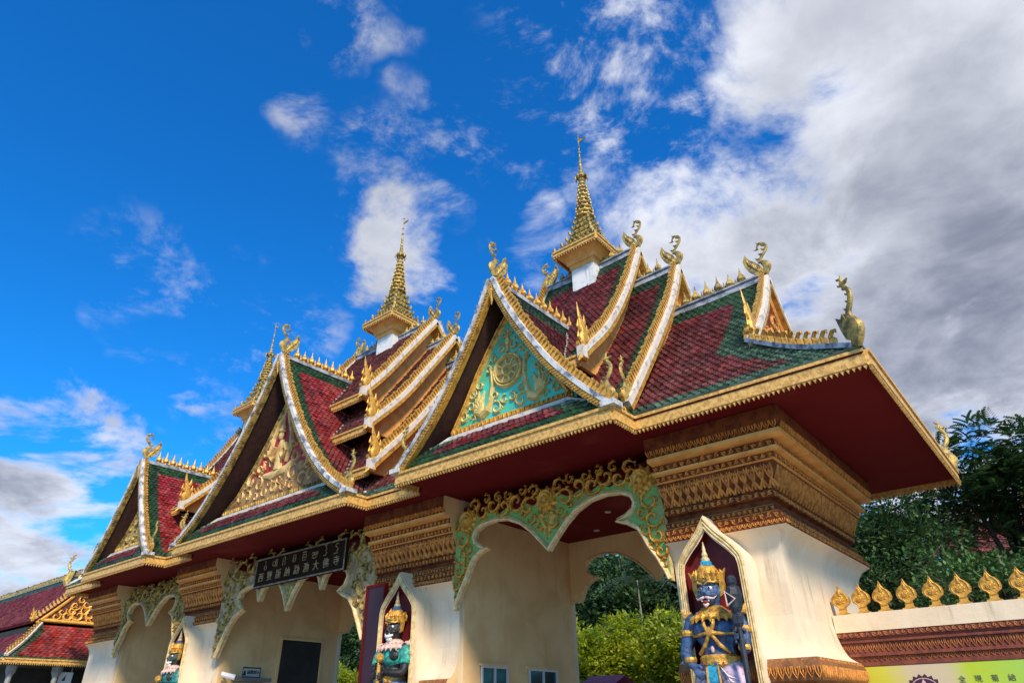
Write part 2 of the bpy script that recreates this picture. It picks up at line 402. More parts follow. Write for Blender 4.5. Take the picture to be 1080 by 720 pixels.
def spades(mb, p, q, size=.3, step=.2, m=0, sag=0):
    """row of little spear finials, tall and short in turn"""
    p, q = Vector(p), Vector(q); n = max(2, int((q-p).length/step))
    for i in range(n+1):
        t = i/n; c = p.lerp(q, t); c.z -= sag*4*t*(1-t)
        h = size*(1 if i % 2 == 0 else .55); r = h*.23
        h *= random.uniform(.88, 1.1)
        mb.lathe([(r*.75, 0), (r*.45, h*.10), (r*1.0, h*.26), (r*.85, h*.42), (r*.35, h*.60), (r*.22, h*.74), (.006, h)], c, 7, m)
def fringe(mb, p, q, nrm, z0, z1, tooth=.09, m=0, th=.05):
    """fascia with a row of pointed teeth under it, from p to q (2D)"""
    p, q, nrm = Vector((p[0], p[1], 0)), Vector((q[0], q[1], 0)), Vector(nrm); L = (q-p).length; n = max(1, int(round(L/tooth))); U = (q-p)/L
    w = L/n; poly = [(0, z1), (0, z0)]
    for i in range(n): poly += [(i*w+w*.12, z0), (i*w+w*.5, z0-.075), (i*w+w*.88, z0)]
    poly += [(L, z0), (L, z1)]
    mb.prism(poly, p, U, Z, nrm, 0, th, m)
    mb.prism([(0, z1-.05), (L, z1-.05), (L, z1+.01), (0, z1+.01)], p, U, Z, nrm, th, th+.035, m)
    mb.prism([(0, z0+.0), (L, z0+.0), (L, z0+.03), (0, z0+.03)], p, U, Z, nrm, th, th+.015, m)

def scrollband(mb, O, U, Vv, Nn, Wd, H, m=0, h=.02, w=None):
    st = H*1.15; n = max(1, int(Wd/st)); st = Wd/n; w = w or H*.125
    for i in range(n):
        c = ((i+.5)*st, H*.5); s = 1 if i % 2 else -1
        mb.ribbon(spiral(c, H*.36, 1.1, s*math.pi*.5, s, 9, .2), [w]*6+[w*.8, w*.6, w*.4], h, O, U, Vv, Nn, m)
        mb.ribbon([(c[0]-st*.5, H*(.5-.35*s)), (c[0]-st*.2, H*(.5-.12*s)), (c[0]-st*.02, H*(.5+.40*s)), (c[0]+st*.3, H*(.5+.42*s))], [w*.4, w, w, w*.3], h*.8, O, U, Vv, Nn, m)
def lattice(mb, O, U, Vv, Nn, Wd, H, m=0, h=.03, cell=.17):
    n = max(1, int(Wd/cell)); c = Wd/n; w = c*.15
    for i in range(n):
        x = (i+.5)*c
        for s in (-1, 1):
            mb.ribbon([(x+s*c*.48, 0), (x+s*c*.30, H*.16), (x, H*.36), (x-s*c*.26, H*.55), (x-s*c*.42, H*.78), (x-s*c*.30, H*.95)], [w*1.2, w, w, w, w, w*.5], h, O, U, Vv, Nn, m)
            mb.ribbon(spiral((x+s*c*.22, H*.80), c*.17, .9, math.pi/2, s, 7, .3), w*.8, h*.8, O, U, Vv, Nn, m)
        mb.ribbon([(x, H*.44), (x, H*.6), (x, H*.76)], [w*.5, w*1.8, w*.2], h*1.1, O, U, Vv, Nn, m)
        mb.ribbon([(x, H*.02), (x, H*.15), (x, H*.28)], [w*.6, w*1.6, w*.2], h*1.1, O, U, Vv, Nn, m)
def petals(mb, O, U, Vv, Nn, Wd, H, m=0, h=.02, cell=.12):
    n = max(1, int(Wd/cell)); c = Wd/n
    for i in range(n):
        x = (i+.5)*c
        mb.ribbon([(x-c*.4, H*.95), (x-c*.38, H*.5), (x, H*.06), (x+c*.38, H*.5), (x+c*.4, H*.95)], c*.10, h, O, U, Vv, Nn, m)
        mb.ribbon([(x, H*.9), (x, H*.55), (x, H*.3)], [c*.06, c*.13, c*.03], h, O, U, Vv, Nn, m)
def flower(mb, O, U, Vv, Nn, c, r, m=0, h=.05, n=9):
    O, U, Vv, Nn = Vector(O), Vector(U), Vector(Vv), Vector(Nn)
    for i in range(n):
        a = 2*math.pi*i/n
        mb.ribbon([(c[0]+r*.25*math.cos(a), c[1]+r*.25*math.sin(a)), (c[0]+r*.7*math.cos(a+.12), c[1]+r*.7*math.sin(a+.12)), (c[0]+r*1.05*math.cos(a+.3), c[1]+r*1.05*math.sin(a+.3))], [r*.2, r*.27, r*.03], h, O, U, Vv, Nn, m)
    B = O+U*c[0]+Vv*c[1]; rows = []
    for rr, hh in ((.72, 0), (.66, h*1.5), (.50, h*1.2), (.42, h*2.0), (.26, h*1.7), (.16, h*2.4), (.02, h*2.5)):
        rows.append([B+(U*math.cos(2*math.pi*j/14)+Vv*math.sin(2*math.pi*j/14))*r*rr+Nn*hh for j in range(14)])
    mb.strip(rows, True, m)
LIM = None
def leafscroll(mb, O, U, Vv, Nn, c, r, a0, cw, m=0, h=.05, turns=1.15):
    """a big acanthus scroll: spiral stem with leaf lobes outside it"""
    if LIM is not None:
        q = float(np.interp(c[1]+r*.6, LIM[1], LIM[0]))
        if abs(c[0]-LIM[2])+r*1.0 > q: return
    P = spiral(c, r, turns, a0, cw, 18, .14); w = [r*.07+r*.12*math.sin(math.pi*min(1, i/15)) for i in range(18)]
    mb.ribbon(P, w, h, O, U, Vv, Nn, m)
    for i in range(1, 13, 2):
        t = i/17; a = a0+cw*turns*2*math.pi*t; rr = r*(1-t)+r*.14*t; p = (c[0]+rr*math.cos(a), c[1]+rr*math.sin(a)); L = r*.42*(1-t*.6)
        mb.ribbon([p, (p[0]+L*.6*math.cos(a-cw*.1), p[1]+L*.6*math.sin(a-cw*.1)), (p[0]+L*math.cos(a+cw*.75), p[1]+L*math.sin(a+cw*.75))], [r*.10, r*.10, r*.015], h*.8, O, U, Vv, Nn, m)

# ------------------------------------------------------------------ finial meshes
def naga_mesh():
    mb = MB()
    P = crom([(0, 0, -.02), (.05, 0, .10), (.10, 0, .22), (.03, 0, .36), (-.05, 0, .47), (.03, 0, .60), (.14, 0, .72), (.18, 0, .86), (.11, 0, .98), (.0, 0, .99), (-.06, 0, .90), (-.03, 0, .83)], 3)
    rad = np.interp(np.linspace(0, 11, len(P)), range(12), [.075, .10, .12, .085, .05, .045, .045, .042, .038, .034, .028, .01])
    mb.tube(P, list(rad), 8, 0, .62, ref=(1, 0, 0))
    for i in range(10, 26, 3):                                   # comb of spikes on the neck
        p = Vector(P[i]); mb.tube([p, p+V3(-.10, 0, .02), p+V3(-.14, 0, .08)], [.045, .03, .004], 5)
    mb.tube([(-.03, 0, .86), (-.12, 0, .84), (-.17, 0, .87)], [.035, .02, .004], 5)
    wing = [(-.04, .0), (-.03, .20), (-.10, .34), (-.20, .46), (-.32, .58), (-.42, .80), (-.50, .60), (-.48, .42), (-.40, .24), (-.26, .08)]
    mb.prism(wing, (0, 0, 0), X, Z, Y, -.045, .045)
    for j in range(5):
        t = j/5; mb.ribbon([(-.10-.06*j, .08+.08*j), (-.15-.06*j, .20+.09*j), (-.13-.065*j, .28+.09*j)], [.035, .03, .005], .02, (0, -.045, 0), X, Z, -Y)
        mb.ribbon([(-.10-.06*j, .08+.08*j), (-.15-.06*j, .20+.09*j), (-.13-.065*j, .28+.09*j)], [.035, .03, .005], .02, (0, .045, 0), X, Z, Y)
    return mb.mesh('naga_finial', goldold, smooth='auto')
def flame_mesh():
    mb = MB()
    P = crom([(0, 0, -.02), (.04, 0, .15), (.02, 0, .32), (.07, 0, .50), (.15, 0, .72), (.20, 0, 1.0)], 3)
    rad = np.interp(np.linspace(0, 5, len(P)), range(6), [.10, .15, .12, .09, .05, .008]); mb.tube(P, list(rad), 8, 0, .55, ref=(1, 0, 0))
    for s, x, z in ((-1, -.10, .12), (-1, -.06, .34), (1, .16, .10), (1, .16, .34), (-1, .02, .55)):
        mb.tube([(x*.4, 0, z), (x+.06*s, 0, z+.08), (x+.05*s, 0, z+.24)], [.07, .05, .006], 6, 0, .5)
    return mb.mesh('verge_finial', gold, smooth='auto')
def corner_mesh():
    mb = MB()
    P = crom([(-.05, 0, -.03), (.02, 0, .12), (.07, 0, .26), (.0, 0, .42), (-.01, 0, .58), (.10, 0, .74), (.13, 0, .92), (.03, 0, 1.08), (.05, 0, 1.26)], 3)
    rad = np.interp(np.linspace(0, 8, len(P)), range(9), [.09, .125, .13, .09, .055, .052, .046, .04, .012]); mb.tube(P, list(rad), 9, 0, .75, ref=(1, 0, 0))
    for i in range(11, 24, 2):
        p = Vector(P[i]); mb.tube([p, p+V3(-.08, 0, .02), p+V3(-.11, 0, .06)], [.035, .02, .004], 5)
    wing = [(-.02, .04), (-.16, .14), (-.22, .34), (-.26, .60), (-.16, .52), (-.10, .60), (-.04, .42), (.02, .26)]
    mb.prism(wing, (0, 0, 0), X, Z, Y, -.06, .06)
    mb.tube([(.02, 0, 1.10), (.11, 0, 1.10), (.18, 0, 1.13)], [.05, .035, .01], 6)
    return mb.mesh('corner_naga', goldold, smooth='auto')
NAGA, FLAME, CORNER = naga_mesh(), flame_mesh(), corner_mesh()

# ================================================================== ground
g = MB(); g.box(-400, 400, -300, 900, -.6, 0)
single('ground', g, mat('concrete_paving', (.30, .29, .27), (.22, .21, .20), .8, .85, bump=.2, bscale=12), None, None, kind='structure')

hb = MB(); rows = []; hr = random.Random(4)
for i in range(9):
    rows.append([(-260+7*j, 62+i*12, -1+((30 if j < 36 else 15)*math.sin(math.pi*min(1, i/2)/2))*(.84+.16*math.sin(j*.21+1.0)*math.cos(j*.07))*min(1, j/9)*(1 if j < 36 else max(.35, 1-(j-36)*.06))+hr.uniform(-.5, .5)) for j in range(70)])
hb.strip(rows, False); single('hill', hb, mat('wooded_hillside', (.022, .045, .02), (.012, .026, .014), .5, .9, bump=1, bscale=.9), None, None, kind='structure', smooth=True)
# ================================================================== gatehouse
GH = thing('temple_gatehouse', 'cream and gold gatehouse with tiered red and green roofs, three front gables and gilded spires', 'gatehouse', (-19, 15.4, 0))
YF, YB, RY = 12.65, 17.76, 15.4
PIERS = [(-6.15, -4.02), (-15.30, -12.10), (-26.30, -23.47), (-34.4, -31.5)]
CAP = [  # (profile points (offset,z), material index) bottom to top
    (crom([(0, 4.02), (.012, 4.17), (.05, 4.32), (.14, 4.47), (.30, 4.585)], 5), 0),
    ([(.30, 4.585), (.31, 4.59), (.31, 4.70), (.29, 4.70)], 1), ([(.22, 4.72), (.22, 4.86)], 1), ([(.14, 4.89), (.14, 5.0)], 1), ([(.07, 5.03), (.05, 5.13)], 1),
    ([(.29, 4.70), (.22, 4.72)], 2), ([(.22, 4.86), (.14, 4.89)], 2), ([(.14, 5.0), (.07, 5.03)], 2),
    ([(.05, 5.13), (.15, 5.15), (.15, 5.28), (.11, 5.30)], 1),
    ([(.11, 5.30), (.17, 5.42), (.30, 5.68), (.33, 5.78)], 3),
    ([(.33, 5.78), (.38, 5.80)], 2), ([(.38, 5.80), (.38, 5.92)], 1), ([(.38, 5.92), (.50, 5.94), (.50, 5.99), (.44, 6.0)], 2),
    ([(.44, 6.0), (.44, 6.14)], 1), ([(.44, 6.14), (.66, 6.17), (.66, 6.25), (.62, 6.26)], 2), ([(.62, 6.26), (.70, 6.42), (.70, 6.68)], 1)]
BASE = [(crom([(.34, 2.40), (.24, 2.44), (.13, 2.54), (.05, 2.72), (0, 3.1)], 5), 0),
        ([(.28, 2.02), (.36, 2.06), (.40, 2.16), (.39, 2.30), (.34, 2.40)], 1),
        ([(.20, 1.62), (.20, 1.82), (.28, 1.86), (.28, 2.02)], 1), ([(.14, 1.0), (.14, 1.55), (.20, 1.62)], 3), ([(.36, .0), (.36, .45), (.28, .5), (.28, .75), (.14, .95), (.14, 1.0)], 1)]
def mould(mb, segs, x0, x1, wrap):
    for prof, m in segs:
        def row(fn): return [fn(o, z) for o, z in prof]
        rows = [row(lambda o, z: (x0, YF-o, z)), row(lambda o, z: (x1+(o if wrap else 0), YF-o, z))]
        if wrap: rows += [row(lambda o, z: (x1+o, YB+o, z)), row(lambda o, z: (x0, YB+o, z))]
        mb.strip(rows, False, m)
    full = [q for p, _ in sorted(segs, key=lambda s: min(a[1] for a in s[0])+.001*s[1]) for q in p]
    # side cheeks close the moulding where it stops at the passage
    pts = sorted({(round(z, 3), round(o, 3)) for o, z in full}); z_ = [p[0] for p in pts]
    for xx in ([x0] if wrap else [x0, x1]):
        poly = [(o, z) for z, o in pts]; lo, hi = z_[0], z_[-1]
        for (oa, za), (ob, zb) in zip(poly[:-1], poly[1:]):
            if zb-za > .004: mb.add([(xx, YF, za), (xx, YF-oa, za), (xx, YF-ob, zb), (xx, YF, zb)], [(0, 1, 2, 3)], 4)
def carve_front(mb, x0, x1, fine=True, wrap=False):
    Wd = x1-x0; ex = (lambda o: o) if wrap else (lambda o: 0)
    def fr(o0, z0, o1, z1, x=x0, e=.003):
        v = V3(0, -(o1-o0), z1-z0); H = v.length; v.normalize(); n = X.cross(v); 
        if n.y > 0: n = -n
        return (V3(x, YF-o0, z0)+n*e, X, v, n), H
    F, H = fr(.12, 5.32, .32, 5.76); lattice(mb, *F, Wd+ex(.27), H, 0, .035)
    F, H = fr(.31, 4.60, .31, 4.69); petals(mb, *F, Wd+ex(.31), H, 0, .014, .10)
    F, H = fr(.22, 4.73, .22, 4.85); scrollband(mb, *F, Wd+ex(.22), H, 0, .016)
    F, H = fr(.14, 4.90, .14, 4.99); scrollband(mb, *F, Wd+ex(.14), H, 0, .014)
    F, H = fr(.15, 5.16, .15, 5.27); scrollband(mb, *F, Wd+ex(.15), H, 0, .018)
    F, H = fr(.38, 5.805, .38, 5.915); scrollband(mb, *F, Wd+ex(.38), H, 0, .018)
    F, H = fr(.44, 6.005, .44, 6.135); scrollband(mb, *F, Wd+ex(.44), H, 0, .02)
    F, H = fr(.62, 6.27, .70, 6.41); petals(mb, *F, Wd+ex(.64), H, 0, .03, .13)
def carve_side(mb, x1, y0, y1):
    def fr(o0, z0, o1, z1, e=.003):
        v = V3(o1-o0, 0, z1-z0); H = v.length; v.normalize(); n = Y.cross(v)
        if n.x < 0: n = -n
        return (V3(x1+o0, y0-o0*.9, z0)+n*e, Y, v, n), H
    Wd = y1-y0
    F, H = fr(.12, 5.32, .32, 5.76); petals(mb, *F, Wd+.3, H, 0, .04, .16)
    for a in ((.31, 4.60, .31, 4.69), (.22, 4.73, .22, 4.85), (.15, 5.16, .15, 5.27), (.38, 5.805, .38, 5.915), (.44, 6.005, .44, 6.135)):
        F, H = fr(*a); scrollband(mb, *F, Wd+a[0]*1.8, H, 0, .018)
    F, H = fr(.62, 6.27, .70, 6.41); petals(mb, *F, Wd+1.2, H, 0, .03, .13)
def ring(mb, outer, inner, y0, y1, m=0, inner_m=False):
    """flat ring between two outlines with equal counts, from y0 (front) to y1"""
    n = len(outer); V_ = [(p[0], y0, p[1]) for p in outer]+[(p[0], y0, p[1]) for p in inner]+[(p[0], y1, p[1]) for p in outer]+[(p[0], y1, p[1]) for p in inner]
    fs = []
    for i in range(n-1):
        fs += [(i, i+1, n+i+1, n+i), (i, 2*n+i, 2*n+i+1, i+1), (2*n+i, 3*n+i, 3*n+i+1, 2*n+i+1)]
    mb.add(V_, fs, m); mb.add(V_, [(n+i, n+i+1, 3*n+i+1, 3*n+i) for i in range(n-1)], m+1 if inner_m else m)
def niche_outline(cx, w, ztop, z0, zs, inset=0):
    """ogee arch outline from bottom left over the point to bottom right"""
    q = ztop-zs; h = [(w, z0), (w*1.0, zs-.5), (w*.97, zs), (w*.86, zs+.20*q), (w*.60, zs+.45*q), (w*.34, zs+.65*q), (w*.14, zs+.84*q), (0, ztop)]
    h = crom(h, 3)
    return [(cx-a, z) for a, z in h]+[(cx+a, z) for a, z in reversed(h[:-1])]
NICHES = [(-5.17, 4.93, 0.66), (-13.75, 4.98, .69), (-25.22, 4.93, .64)]
for i, (x0, x1) in enumerate(PIERS):
    wrap = i == 0
    b = MB(); b.box(x0, x1, YF, YB, 0, 6.7, 0)
    P = part('pier', b, [cream], GH)
    c = MB(); mould(c, CAP, x0, x1, wrap)
    k_ = MB(); carve_front(k_, x0, x1, wrap=wrap)
    if wrap: carve_side(k_, x1, YF, YB)
    c.inst(k_, Matrix(), 5); part('capital', c, [cream, carvebg, orange, carvebg, tan, carvegold], P, smooth='auto')
    c = MB(); mould(c, BASE, x0, x1, wrap)
    k_, c = c, MB(); e_ = (lambda o: o) if wrap else (lambda o: 0)
    for (o0, z0, o1, z1, fn) in ((.375, 2.08, .395, 2.28, 'p'), (.345, 2.305, .335, 2.39, 's'), (.285, 1.87, .285, 2.01, 's'), (.205, 1.64, .205, 1.81, 'p'), (.145, 1.05, .145, 1.5, 'l')):
        v = V3(0, -(o1-o0), z1-z0); H = v.length; v.normalize(); fn_ = {'p': petals, 's': scrollband, 'l': lattice}[fn]
        fn_(c, V3(x0, YF-max(o0, o1)-.003, z0), X, v, -Y, x1-x0+e_(max(o0, o1)), H, 0, .02)
        if wrap: fn_(c, V3(x1+max(o0, o1)+.003, YF-max(o0, o1), z0), Y, Z, X, YB-YF+max(o0, o1), H, 0, .02)
    k_.inst(c, Matrix(), 5); part('pedestal', k_, [cream, carve, orange, carve, tan, carvegold], P, smooth='auto')
    if i < 3:
        nx, nz_, w = NICHES[i]; zs = 4.05
        o = niche_outline(nx, w, nz_, .30, zs); inn = niche_outline(nx, w-.13, nz_-.30, .45, zs-.06)
        r = MB(); ring(r, o, inn, 12.10, YF+.01, 0, True)
        N_ = part('niche', r, [cream, nichered], P)
        r = MB(); o2 = niche_outline(nx, w-.012, nz_-.03, .31, zs-.003); i2 = niche_outline(nx, w-.115, nz_-.27, .44, zs-.05); ring(r, o2, i2, 12.06, 12.10)
        def off(t): return [(a+(c_-a)*t, b_+(d_-b_)*t) for (a, b_), (c_, d_) in zip(o2, i2)]
        for t, w_ in ((.12, .014), (.5, .022), (.88, .014)): r.ribbon(off(t), w_, .025, (0, 12.06, 0), X, Z, -Y)
        part('niche_frame', r, [goldpale], P)
        r = MB(); r.prism([(a, z) for a, z in niche_outline(nx, w-.06, nz_-.15, .38, zs-.03)], (0, 12.33, 0), X, Z, Y, 0, .02); r.box(nx-w+.05, nx+w-.05, 11.72, YF-.03, .0, .45)
        part('niche_back', r, [nichered], P)

# back wall with lobed openings, side to side
def lobes(cx, hw, kind='side'):
    s = hw/2.975
    if kind == 'side':
        h = [(2.94, 3.9), (2.88, 4.06), (2.72, 4.36), (2.57, 4.58), (2.47, 4.80), (2.36, 5.0), (2.12, 5.15), (1.87, 5.22), (2.10, 5.28), (2.28, 5.40), (2.34, 5.55), (2.26, 5.72), (2.02, 5.83), (1.60, 5.87), (1.20, 5.82), (.82, 5.66), (.50, 5.42), (.24, 5.16), (.0, 4.90)]
    else:
        h = [(2.80, 3.45), (2.62, 3.9), (2.45, 4.3), (2.24, 4.62), (2.0, 4.75), (1.86, 4.84), (2.06, 4.98), (2.16, 5.22), (2.08, 5.42), (1.76, 5.52), (1.46, 5.52), (1.32, 5.36), (1.22, 5.02), (1.12, 5.36), (1.0, 5.52), (.7, 5.54), (.40, 5.42), (.18, 5.05), (.0, 4.58)]
    return [(cx-a*s, z) for a, z in h], [(cx+a*s, z) for a, z in reversed(h[:-1])]
BAYS = [(-9.125, 2.975, 'side'), (-19.385, 4.085, 'centre'), (-28.9, 2.60, 'side')]
for cx_, hw, kind in BAYS:
    Lh, Rh = lobes(cx_, hw, 'side')
    poly = [(cx_-hw, 6.7), (cx_-hw, 4.6)]+[(a+(cx_-a)*-.03, z+.0) for a, z in Lh[3:]]+[(a, z) for a, z in Rh[:-3]]+[(cx_+hw, 4.6), (cx_+hw, 6.7)]
    b = MB(); b.prism(poly, (0, 17.55, 0), X, Z, Y, 0, .2, 0)
    part('back_wall', b, [tan], GH)
    b = MB(); b.ribbon([p for p in poly[1:-1]], .035, .03, (0, 17.55, 0), X, Z, -Y, 0)
    part('opening_trim', b, [goldpale], GH)
    b = MB(); b.box(cx_-hw, cx_+hw, 12.72, 17.55, 6.36, 6.5)
    part('passage_ceiling', b, [maroon], GH)
    for yy in (13.6, 15.2, 16.7):
        for fx in (-.45, 0, .45):
            L = MB(); L.lathe([(.085, -.02), (.085, 0), (.055, .004), (.05, .02)], (cx_+fx*hw, yy, 6.355), 12); part('downlight_ring', L, [alu], GH)

# tan lining of the passage sides
for cx_, hw, kind in BAYS:
    for s in (-1, 1):
        b = MB(); xx = cx_+s*hw; b.box(min(xx, xx-s*.02), max(xx, xx-s*.02), YF+.15, 17.55, 0, 6.36)
        part('passage_lining', b, [tan], GH)

# carved arch panels
def arch_panel(cx_, hw, kind, ztop=6.55):
    Lh, Rh = lobes(cx_, hw, kind); edge = Lh+Rh; s = hw/2.975
    zt = 6.04 if kind == 'side' else 5.85
    poly = [(cx_-hw, zt), (cx_-hw, edge[0][1])]+edge+[(cx_+hw, edge[0][1]), (cx_+hw, zt)]
    nn = 22
    for j_ in range(nn): poly.append((cx_+hw-2*hw*(j_+.5)/nn, zt+(.10 if j_ % 2 else -.02)))
    b = MB(); b.prism(poly, (0, 12.45, 0), X, Z, Y, 0, .14, 0, 1)
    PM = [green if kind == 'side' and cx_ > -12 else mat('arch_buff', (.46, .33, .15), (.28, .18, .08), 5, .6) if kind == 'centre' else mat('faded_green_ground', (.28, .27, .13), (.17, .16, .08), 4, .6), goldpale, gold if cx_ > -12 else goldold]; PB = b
    F = ((0, 12.45, 0), X, Z, -Y)
    r = MB(); r.ribbon([(a+(cx_-a)*-.0, z+.02) for a, z in edge], .05*s**.5, .08, *F); r.ribbon([(a, z+.075) for a, z in edge], .018, .05, *F)
    RIM = r; r = MB()
    if kind == 'side':
        flower(r, *F, (cx_, 6.08), .34, 0, .07, 10); flower(r, *F, (cx_-hw+.42, 6.02), .33, 0, .07, 10); flower(r, *F, (cx_+hw-.42, 6.02), .33, 0, .07, 10)
        for q in (-1, 1):
            for (dx, z, rr, a0, cw) in ((.55, 6.02, .24, 2.6, -1), (.92, 6.22, .27, 3.4, 1), (1.32, 6.16, .25, 0, -1), (1.68, 6.28, .25, 2, 1), (2.02, 6.18, .24, 1, -1), (.36, 6.36, .17, 0, 1), (2.28, 6.36, .18, 0, 1), (1.15, 6.42, .14, 1, -1), (1.9, 6.46, .13, 1, 1), (.72, 6.45, .13, 2, 1), (1.5, 6.44, .13, 2, -1),
                                        (.22, 5.52, .19, 1.2, 1), (.42, 5.72, .15, 0, -1), (.12, 5.80, .12, 0, 1), (.7, 5.86, .12, 1, 1), (2.72, 5.55, .25, 1.5, 1), (2.50, 5.32, .16, .5, -1), (2.74, 5.16, .22, 0, -1), (2.56, 4.95, .15, 2, 1), (2.80, 4.80, .19, 2.2, 1), (2.66, 4.62, .13, 1, -1), (2.84, 4.48, .15, .8, -1), (2.88, 4.22, .11, 1, 1), (2.52, 5.76, .15, 2, -1), (2.9, 5.9, .12, 1, 1)):
                leafscroll(r, *F, (cx_+q*dx*s, z), rr*s**.5, a0 if q > 0 else math.pi-a0, cw*q, 0, .08)
            r.ribbon([(cx_+q*.16*s, 5.75), (cx_+q*.08*s, 5.45), (cx_+q*.02, 5.15)], [.09, .07, .01], .06, *F)
    else:
        for q in (-1, 1):
            for (dx, z, rr, a0, cw) in ((2.75, 6.2, .34, 1, 1), (2.30, 6.1, .34, 2.6, -1), (1.85, 6.25, .28, 1, 1), (1.45, 6.2, .26, 0, -1), (1.0, 6.25, .26, 1, 1), (.5, 6.2, .26, 2, -1), (2.1, 5.75, .2, 1, 1), (2.86, 5.35, .16, 1, 1), (2.86, 5.9, .16, 1, -1), (2.4, 4.95, .14, 0, 1), (2.62, 5.65, .28, 0, 1), (2.52, 5.20, .24, 2, -1), (2.66, 4.80, .22, 1, 1), (2.52, 4.5, .14, 2, 1), (2.76, 4.40, .18, 1, -1), (2.84, 4.05, .13, 0, 1), (2.88, 3.75, .08, 0, 1), (2.1, 5.55, .12, 1, 1)):
                leafscroll(r, *F, (cx_+q*dx*s, z), rr*s**.6, a0 if q > 0 else math.pi-a0, cw*q, 0, .07)
            r.ribbon([(cx_+q*.12, 5.3), (cx_+q*.05, 5.0), (cx_, 4.75)], [.07, .05, .01], .05, *F)
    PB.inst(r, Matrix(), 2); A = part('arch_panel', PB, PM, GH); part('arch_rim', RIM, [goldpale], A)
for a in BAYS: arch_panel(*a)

# soffits and fascias -------------------------------------------------
PORCH = [  # centre x, half width eave, apex z, front y, profile (dx,z)
    (-9.05, 3.12, 11.30, 10.42, [(0, 11.30), (.30, 10.62), (.78, 9.72), (1.62, 8.42), (2.40, 7.52), (3.10, 6.86)]),
    (-19.0, 4.72, 12.72, 10.55, [(0, 12.75), (.42, 11.8), (1.10, 10.60), (2.30, 8.90), (3.55, 7.62), (4.70, 6.86)]),
    (-28.45, 2.75, 11.05, 10.50, [(0, 11.10), (.30, 10.42), (.78, 9.5), (1.52, 8.3), (2.15, 7.45), (2.75, 6.86)])]
YE, XE0, XE1, YEB = 11.18, -34.9, -1.50, 19.65
s_ = MB(); s_.box(XE0+.06, XE1-.06, YE+.06, YEB-.06, 6.69, 6.78)
for c_, hw, za, yf, pr in PORCH: s_.box(c_-hw+.06, c_+hw-.06, yf-.02, YE+.06, 6.685, 6.775)
part('soffit', s_, [maroon], GH)
fz0, fz1 = 6.58, 6.86
edges = []; xs = XE1
for c_, hw, za, yf, pr in PORCH:
    edges += [((xs, YE), (c_+hw, YE), -Y), ((c_+hw, YE), (c_+hw, yf-.06), X), ((c_+hw, yf-.06), (c_-hw, yf-.06), -Y), ((c_-hw, yf-.06), (c_-hw, YE), -X)]; xs = c_-hw
edges += [((xs, YE), (XE0, YE), -Y), ((XE0, YE), (XE0, YEB), -X), ((XE0, YEB), (XE1, YEB), Y), ((XE1, YEB), (XE1, YE), X)]
for p, q, n in edges:
    fb = MB(); 
    if n == -Y: p, q = q, p
    fringe(fb, p, q, n, fz0, fz1); part('eave_fascia', fb, [goldbright], GH)

# roofs -----------------------------------------------------------------
MAIN = [(0, 11.62), (.85, 10.35), (2.05, 9.0), (3.2, 7.82), (4.30, 6.88)]
GX0, GX1, GZ = -32.7, -3.80, 8.62
def mainx1(z): return GX1 if z >= GZ else GX1+(XE1-.0-GX1)*((GZ-z)/(GZ-6.86))**1.0
def mainx0(z): return GX0 if z >= GZ else GX0-(GX0-XE0)*((GZ-z)/(GZ-6.86))
def profd(prof, z):
    P = crom(prof, 8); zs = [p[1] for p in P][::-1]; dd = [p[0] for p in P][::-1]; return float(np.interp(z, zs, dd))
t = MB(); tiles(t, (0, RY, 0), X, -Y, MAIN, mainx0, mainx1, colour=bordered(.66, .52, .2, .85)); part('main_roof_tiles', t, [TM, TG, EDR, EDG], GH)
t = MB()
for dv in (-Y, Y): slab(t, (0, RY, 0), X, dv, MAIN, mainx0, mainx1, .10)
part('main_roof_body', t, [maroon], GH)
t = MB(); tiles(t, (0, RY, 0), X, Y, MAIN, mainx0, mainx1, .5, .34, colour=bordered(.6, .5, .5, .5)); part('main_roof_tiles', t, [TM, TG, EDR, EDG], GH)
for sx, gx, ex in ((1, GX1, XE1), (-1, GX0, XE0)):
    pr = [(0, GZ), (.75, 7.98), (1.5, 7.40), (abs(ex-gx), 6.88)]
    u0 = lambda z: RY-profd(MAIN, z); u1 = lambda z: RY+profd(MAIN, z)
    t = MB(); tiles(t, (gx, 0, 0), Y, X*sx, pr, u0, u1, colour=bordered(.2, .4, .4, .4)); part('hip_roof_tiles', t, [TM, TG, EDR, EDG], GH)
    t = MB(); slab(t, (gx, 0, 0), Y, X*sx, pr, u0, u1, .1); part('hip_roof_body', t, [maroon], GH)
def ridge_cap(mb, x0, x1, z, y=RY, sag=.0, w=.12, h=.15):
    pts = [(x0+(x1-x0)*i/14, y, z-sag*4*(i/14)*(1-i/14)) for i in range(15)]
    sweep(mb, pts, Y, -.02, h, -w, w); sweep(mb, pts, Y, h, h+.05, -w-.04, w+.04)

